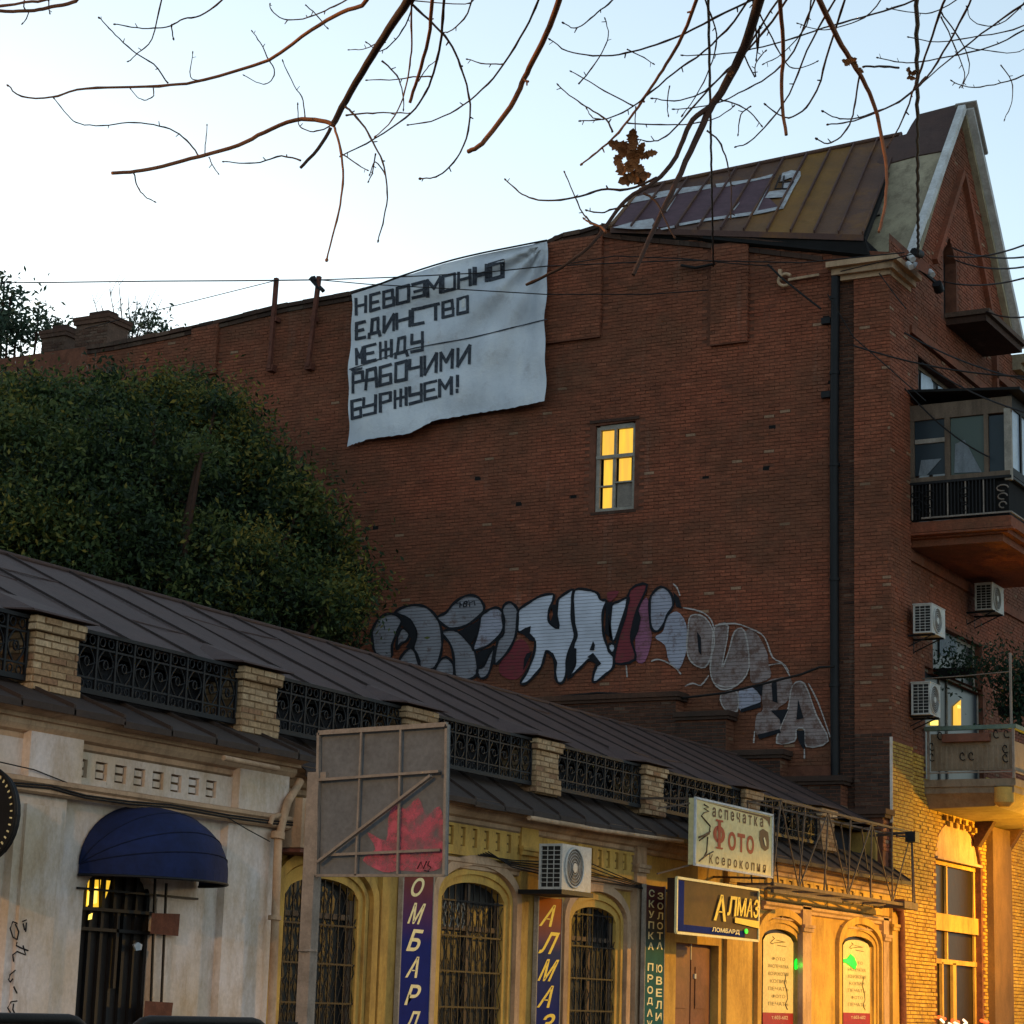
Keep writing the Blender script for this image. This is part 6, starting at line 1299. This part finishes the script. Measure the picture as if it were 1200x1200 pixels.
bl2 = [bl(*q) for q in ((262, 520, 30, 35.6), (265, 485, 22, 36), (235, 490, 28, 35.5), (200, 470, 22, 35.5), (300, 640, 25, 34), (400, 695, 22, 36))]
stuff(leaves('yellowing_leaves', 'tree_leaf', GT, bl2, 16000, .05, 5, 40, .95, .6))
# sparse grey-green tree against the sky at the far left
fb = [bl(*q) for q in ((-5, 375, 32, 50), (20, 385, 30, 50), (-20, 420, 45, 50), (45, 372, 14, 50), (12, 350, 14, 50), (60, 392, 14, 50), (5, 330, 8, 50), (70, 380, 9, 50))]
c2 = onY(10, 400, 50)
ST = thing('sparse_tree', 'thin-leaved tree against the bright sky at the far left edge', 'tree', (c2.x, 50, 0))
stuff(leaves('crown', 'far_leaf', ST, fb, 3600, .11, 9, 12, .6, .5))
part('trunk', 'bark_dark', ST, lambda b: limbs(b, Vector((c2.x, 50, 0)), fb, .25))
c3 = onY(150, 400, 54)
TT = thing('twiggy_tree', 'bare twiggy treetop showing above the firewall beside the chimneys', 'tree', (c3.x, 54, 0))
def f(b):
    b.tube([(c3.x, 54, 0), (c3.x+.1, 54, 12), (c3.x, 54, 16)], [.3, .18, .1], 8)
    for x, y in ((139, 330), (150, 345), (162, 350), (128, 338), (176, 345), (190, 350), (170, 372), (118, 355), (200, 375), (182, 380), (108, 345)):
        e = onY(x, y, 54+random.uniform(-1, 1)); base = onY(150+(x-150)*.3, 415, 54); b.tube([base, lerp(base, e, .5)+Vector((random.uniform(-.15, .15), 0, 0)), e], [.035, .022, .008], 5)
        for k in range(5):
            q = lerp(base, e, random.uniform(.35, .95)); b.tube([q, q+Vector((random.uniform(-.5, .5), 0, random.uniform(.2, .7)))], [.010, .005], 4)
part('trunk', 'bark_dark', TT, f)
stuff(leaves('foliage', 'far_leaf', TT, [bl(*q) for q in ((170, 378, 16, 54), (150, 382, 14, 54), (185, 384, 12, 54))], 500, .10, 12, 8, .4, .5))
# ================================================================== BARE TREE OVERHEAD (traced branches, hanging over the camera side of the street)
BTr = thing('bare_tree', 'bare overhanging tree whose brown twigs cross the sky, with a few dead leaves', 'tree', (3.2, 5.0, 0))
DB = 6.3
def bp(x, y, k=0): return onD(x, y, DB+.45*sin(x*.006+k)+.25*sin(y*.013+k*1.7))
BR = [ # width px at start, width px at end, material, points (thick end first)
 (6, 1.6, 'w', [(440, -50), (430, 0), (400, 15), (365, 35), (315, 70), (240, 93), (200, 100), (140, 102), (90, 105), (60, 114), (25, 113), (10, 100)]),
 (2, 1.3, 'd', [(197, 98), (180, 75), (160, 63), (140, 45), (125, 30), (117, 21)]), (2.2, 1.2, 'd', [(192, -40), (189, 0), (178, 45), (162, 62), (151, 72)]), (2.4, 1.4, 'd', [(290, -40), (260, 0), (235, 18), (215, 22), (200, 30), (180, 33), (155, 32), (135, 28)]), (2, 1.6, 'd', [(201, 29), (203, 45)]),
 (1.8, 1, 'd', [(180, 103), (180, 112), (172, 117), (163, 115), (153, 105)]), (1.6, 1, 'd', [(235, 94), (223, 90), (226, 62)]), (1.8, 1, 'd', [(315, 70), (305, 50), (296, 37)]), (1.8, 1, 'd', [(316, 71), (322, 85), (315, 97), (305, 98), (286, 88)]), (2.2, 1.2, 'd', [(440, -20), (400, 3), (375, 15), (355, 22), (332, 22), (318, 12), (316, 5)]), (1.6, 1.2, 'd', [(358, 6), (370, 16), (383, 33)]),
 (6, 4.5, 'w', [(392, 147), (375, 141), (345, 141), (310, 155), (280, 170), (235, 183), (190, 195), (160, 201), (131, 203)]), (2.2, 1.2, 'd', [(233, 183), (222, 168), (205, 154), (180, 146), (150, 144), (120, 147), (93, 145), (80, 135), (63, 115)]), (2, 1.2, 'd', [(157, 203), (161, 218), (170, 230), (181, 236)]), (1.6, 1, 'd', [(240, 183), (241, 165), (243, 147)]), (1.8, 1.1, 'd', [(357, 138), (355, 118), (345, 100), (331, 72)]), (2, 1.2, 'd', [(392, 145), (375, 153), (360, 153), (350, 145), (349, 122)]),
 (5, 4, 'd', [(388, 150), (372, 175), (352, 197)]), (2.4, 1.3, 'd', [(352, 188), (330, 183), (305, 190), (280, 191), (262, 189)]), (1.6, 1, 'd', [(245, 184), (250, 195), (256, 203)]), (3.5, 2, 'w', [(392, 150), (398, 170), (402, 200), (400, 232), (392, 268), (383, 304)]),
 (12, 8, 'd', [(500, -50), (478, 0), (455, 35), (430, 75), (405, 118), (390, 146)]), (3.8, 1.6, 'd', [(522, -40), (520, 10), (516, 50), (508, 85), (495, 115), (475, 138), (440, 162), (400, 183)]), (5, 4, 'o', [(510, -40), (507, 0), (502, 45), (490, 90), (480, 120)]), (7.5, 5.5, 'o', [(668, -50), (655, 0), (640, 40), (620, 80), (612, 97), (598, 125), (572, 160), (560, 172), (548, 178)]), (2.5, 3, 'o', [(613, 93), (619, 96)]),
 (3, 1.4, 'd', [(645, -40), (631, 0), (615, 35), (590, 75), (565, 105), (535, 128), (505, 142), (478, 146)]), (1.8, 1.2, 'd', [(590, 75), (570, 75), (548, 69)]), (3.2, 1.6, 'd', [(470, -20), (483, 5), (510, 30), (530, 55), (542, 85), (550, 115), (550, 145), (540, 178), (522, 200), (508, 208), (493, 209)]), (3, 1.4, 'd', [(405, 125), (415, 135), (428, 150), (440, 172), (450, 195), (454, 225), (450, 255), (443, 282)]), (2, 1.2, 'd', [(452, 205), (440, 190), (433, 205)]), (2, 1.2, 'd', [(440, 180), (437, 200), (432, 213)]), (2, 1.2, 'd', [(400, 180), (415, 190), (431, 200)]), (1.6, 1, 'd', [(452, 50), (440, 52), (425, 58), (409, 58)]),
 (2.4, 1.2, 'd', [(448, 72), (462, 85), (471, 103), (473, 128)]), (2.6, 1.4, 'w', [(484, -30), (482, 20), (482, 60), (478, 90), (472, 115), (460, 140), (440, 160)]), (2, 1.2, 'd', [(505, 90), (485, 90), (465, 93), (430, 94)]), (2.2, 1.3, 'd', [(560, -30), (548, 15), (530, 35), (520, 38)]), (2.4, 1.3, 'd', [(405, 135), (430, 133), (455, 132), (480, 133)]), (2, 1.2, 'd', [(485, 0), (475, 30), (460, 50), (445, 60), (430, 50)]), (1.6, 1, 'd', [(490, 95), (500, 80), (512, 70)]), (1.6, 1, 'd', [(480, 0), (545, 5), (560, -10)]),
 (13, 4, 'd', [(905, -60), (890, 0), (872, 55), (850, 100), (832, 128), (815, 165), (792, 215), (768, 265), (742, 322)]), (4.5, 1.8, 'w', [(830, -40), (805, 30), (785, 68), (768, 95), (748, 125), (725, 155), (700, 178), (682, 192)]), (6.5, 3, 'd', [(832, 126), (812, 140), (800, 165), (790, 188), (767, 213), (735, 233), (712, 262), (690, 290), (655, 315), (617, 334)]), (3, 1.4, 'd', [(770, 208), (735, 222), (705, 222), (680, 230), (650, 235), (625, 233), (608, 225), (592, 210)]),
 (2, 1.2, 'd', [(703, 265), (690, 258), (680, 245), (672, 225), (661, 202)]), (3, 1.4, 'w', [(710, 272), (703, 265), (692, 262), (684, 256)]), (2.4, 1.4, 'd', [(735, 240), (718, 245), (705, 249), (688, 247)]), (3, 1.6, 'd', [(755, 227), (768, 235), (778, 253), (790, 278)]), (2.8, 1.3, 'd', [(900, -10), (850, 15), (800, 40), (760, 55), (725, 64), (695, 65), (665, 60), (645, 46)]), (2, 1.2, 'd', [(740, -30), (718, 0), (700, 15), (685, 28), (673, 33), (661, 27)]), (1.8, 1, 'd', [(678, 98), (690, 85), (705, 62), (713, 42), (709, 22)]), (1.8, 1.1, 'd', [(742, 124), (715, 110), (690, 95), (670, 84)]),
 (2.4, 1.2, 'd', [(718, 155), (710, 140), (690, 127), (672, 115), (654, 100)]), (2.6, 1.3, 'd', [(895, -30), (860, 25), (825, 60), (790, 85), (755, 115), (730, 132), (705, 140), (680, 142)]), (1.6, 1, 'd', [(708, 140), (695, 138), (688, 128)]), (1.8, 1.2, 'd', [(735, 144), (765, 146), (800, 146), (835, 140), (860, 125)]), (1.4, 1, 'd', [(745, 125), (744, 145), (744, 160), (738, 166)]), (3, 1.3, 'd', [(940, -30), (905, 25), (870, 65), (835, 100), (800, 140), (780, 160), (762, 166), (748, 163)]), (1.6, 1, 'd', [(735, 58), (750, 65), (765, 75)]), (1.6, 1, 'd', [(785, 100), (782, 120), (783, 135)]),
 (2.2, 1.5, 'd', [(828, 153), (842, 165), (852, 190), (857, 225), (856, 255)]), (5.5, 4, 'o', [(912, -30), (915, 10), (918, 60), (916, 110), (921, 158)]), (7.5, 3, 'w', [(940, -50), (960, 0), (982, 45), (1000, 75), (1012, 95), (1025, 125), (1034, 165), (1039, 205), (1037, 240), (1030, 272)]), (2.5, 3, 'd', [(1011, 78), (1030, 78), (1053, 79)]), (2.4, 1.6, 'd', [(1008, 84), (1003, 115), (998, 140), (985, 160), (970, 168), (957, 163)]), (3, 1.6, 'd', [(1155, -40), (1135, 5), (1112, 50), (1085, 92), (1055, 118), (1020, 135), (995, 143), (970, 146)]), (2.4, 1.4, 'd', [(1085, 90), (1060, 115), (1030, 130), (1000, 139), (980, 138), (964, 130)]),
 (3.6, 1.6, 'd', [(1125, -40), (1105, 5), (1088, 55), (1072, 100), (1058, 140), (1040, 172)]), (3, 1.4, 'd', [(1250, -25), (1200, 5), (1150, 40), (1110, 72), (1075, 102)]), (2.2, 1.3, 'd', [(1250, 10), (1200, 35), (1160, 55), (1110, 67), (1070, 73), (1048, 72), (1029, 68)]), (2, 1.1, 'd', [(1103, 15), (1120, 38), (1132, 60), (1136, 80), (1128, 101)]), (2, 1.2, 'd', [(1250, 60), (1200, 88), (1165, 99), (1135, 102), (1115, 95)]), (1.6, 1, 'd', [(1173, 76), (1185, 95), (1186, 118), (1177, 140)]), (2, 1.2, 'd', [(1250, -10), (1200, 30), (1150, 42), (1100, 49), (1065, 43)]), (2, 1.1, 'd', [(1103, 20), (1115, 45), (1130, 85), (1125, 102)]),
 (3, 1.5, 'd', [(1005, -40), (990, 0), (972, 55), (958, 105), (940, 130), (925, 138), (912, 134), (897, 123)]), (2.6, 1.3, 'd', [(1000, -30), (975, 5), (945, 60), (925, 110), (895, 150), (875, 168), (862, 172)]), (2.2, 1.2, 'd', [(880, -20), (884, 15), (888, 60), (890, 30), (886, 70)]), (2.6, 1.2, 'd', [(970, -30), (950, 10), (930, 60), (900, 90), (872, 106), (848, 118), (820, 125), (790, 128)]), (2, 1.2, 'd', [(845, 117), (862, 122), (880, 132), (892, 147)]), (1.8, 1.1, 'd', [(880, 125), (868, 135), (865, 158)]), (2.6, 1.2, 'd', [(1110, -20), (1060, 5), (1010, 20), (965, 33), (920, 48), (870, 60), (830, 64), (800, 65)]),
 (2.2, 1.1, 'd', [(815, -30), (830, 10), (840, 40), (835, 70), (820, 105), (800, 135)]), (2.6, 1.3, 'd', [(925, -20), (895, 25), (870, 65), (845, 90), (820, 110), (790, 118), (765, 115)]), (2, 1.1, 'd', [(890, 15), (905, 45), (922, 75), (936, 80), (958, 72)]), (1.8, 1, 'd', [(1045, -20), (1020, 15), (990, 30), (960, 35), (935, 27)]), (1.8, 1, 'd', [(1150, -20), (1100, 12), (1072, 15), (1040, 10)]), (1.6, 1, 'd', [(1130, 55), (1160, 60), (1185, 62), (1200, 58)]), (1.8, 1, 'd', [(950, 0), (945, 30), (918, 62), (895, 75)]), (1.8, 1, 'd', [(1210, -10), (1190, 15), (1165, 30), (1140, 25), (1133, 8)]), (2, 1.2, 'd', [(870, 60), (885, 90), (885, 75), (897, 60)]),
 (5, 4, 'w', [(150, -40), (100, -8), (85, 3), (60, 8), (40, 12), (15, 13), (-20, 12)]), (4, 3, 'w', [(120, -30), (60, -2), (30, 3), (-20, 10)]), (2, 1.2, 'd', [(30, -20), (28, 8), (34, 15), (27, 27)]), (1.8, 1.2, 'd', [(57, 0), (58, 15)]),
]
MM = {'w': 'bark_warm', 'o': 'bark_warm', 'd': 'bark_dark'}
for k, (w0, w1, mt, P_) in enumerate(BR):
    sp_ = cat(P_, False, 4); n = len(sp_); ph = (k % 3)*.6 if w0 < 4 else 0
    pts = [bp(x+random.uniform(-.5, .5), y+random.uniform(-.5, .5), ph*.15) for x, y in sp_]; rr = []
    for i in range(n):
        w_ = w0+(w1-w0)*i/(n-1); nod = 1.25 if (i % 5 == 0 and w_ < 3.5) else 1
        rr.append(w_*nod/2*DB/FOC)
    def f(b):
        b.tube(pts, rr, 7 if w0 > 4 else 5)
        if w1 < 2.5: b.tube([pts[-1]-(pts[-1]-pts[-2])*.3, pts[-1], pts[-1]+(pts[-1]-pts[-2]).normalized()*.006], [rr[-1], rr[-1]*1.9, rr[-1]*1.2], 5)
        for i in range(3, n-1, 4):
            if random.random() < .45 and w0 < 5:
                d = (pts[i+1]-pts[i]).normalized(); s = d.cross(CW)*random.choice((-1, 1)); b.tube([pts[i], pts[i]+(d*.4+s).normalized()*random.uniform(.008, .016)], [rr[i]*.9, rr[i]*.6], 4)
    part('branch', MM[mt], BTr, f)
def dleaf(b, x, y, s, seed):
    r = random.Random(seed); c = bp(x, y)-CW*.02
    for k in range(5):
        a0 = r.uniform(0, 6.28); d = (CR*cos(a0)+CU*sin(a0)*.8+CW*r.uniform(-.5, .5)).normalized(); o_ = c+(CR*r.uniform(-1, 1)+CU*r.uniform(-1, 1))*s*.5
        q = d.cross(CW+CU*r.uniform(-.4, .4)).normalized(); L_ = s*r.uniform(.75, 1.1)
        out = [o_+d*L_*t+q*L_*wd_*sg for sg in (1,) for t, wd_ in ((0, .08), (.25, .42), (.35, .30), (.55, .48), (.65, .28), (.85, .26), (1.1, 0))]+[o_+d*L_*t-q*L_*wd_ for t, wd_ in ((.85, .28), (.65, .26), (.5, .44), (.35, .32), (.2, .38))]
        m0 = o_+d*L_*.5+CW*s*.15
        for i in range(len(out)): b.face([out[i], out[(i+1) % len(out)], m0], .5)
for x, y, s in ((733, 175, .036), (742, 185, .04), (738, 200, .04), (748, 205, .036), (729, 185, .034), (993, 75, .022), (1003, 80, .016), (1064, 90, .02), (858, 90, .012), (752, 182, .026)): part('dry_leaf', 'dry_leaf', BTr, lambda b: dleaf(b, x, y, s, x))
def f(b):
    top = [bp(x, y-20) for x, y in ((-60, -90), (150, -75), (450, -80), (700, -90), (930, -80), (1180, -90))]
    b.tube(top[::-1]+[], [.035, .032, .028, .022, .016, .01], 8)
    b.tube([Vector((3.2, 5.0, 0)), Vector((3.15, 5.05, 2.5)), Vector((2.6, 5.1, 4.2)), Vector((1.2, 5.4, 5.2)), top[-1]], [.22, .18, .12, .07, .035], 12)
    b.tube([Vector((2.8, 5.1, 3.7)), Vector((3.6, 5.6, 5.5)), Vector((4.2, 6, 7))], [.12, .07, .03], 8)
part('trunk', 'bark_dark', BTr, f)
# ================================================================== BALCONY PLANTS
def plant(label, pts, Yp, n, size, seed):
    p0 = onY(*pts[0][:2], Yp); T = thing('balcony_plant', label, 'plant', (p0.x, p0.y, p0.z-.3), 'plants on the open balcony')
    stuff(leaves('foliage', 'plant_leaf', T, [bl(x, y, r_, Yp) for x, y, r_ in pts], n, size, seed, 12, .3, .6))
    part('planter', 'dark_void', T, lambda b: b.box((p0.x-.35, Yp-.1, p0.z-.34), (p0.x+.5, Yp+.15, p0.z-.16)))
    return T
plant('trailing dark plant hanging below the curtained window', [(1112, 774, 6), (1128, 777, 7), (1145, 780, 8), (1165, 779, 8), (1185, 781, 9)], 42.2, 1300, .05, 21)
plant('bushy dark plant behind the clothes pole at the right edge', [(1192, 818, 17), (1199, 800, 18), (1197, 838, 15)], 42.6, 1700, .06, 22)
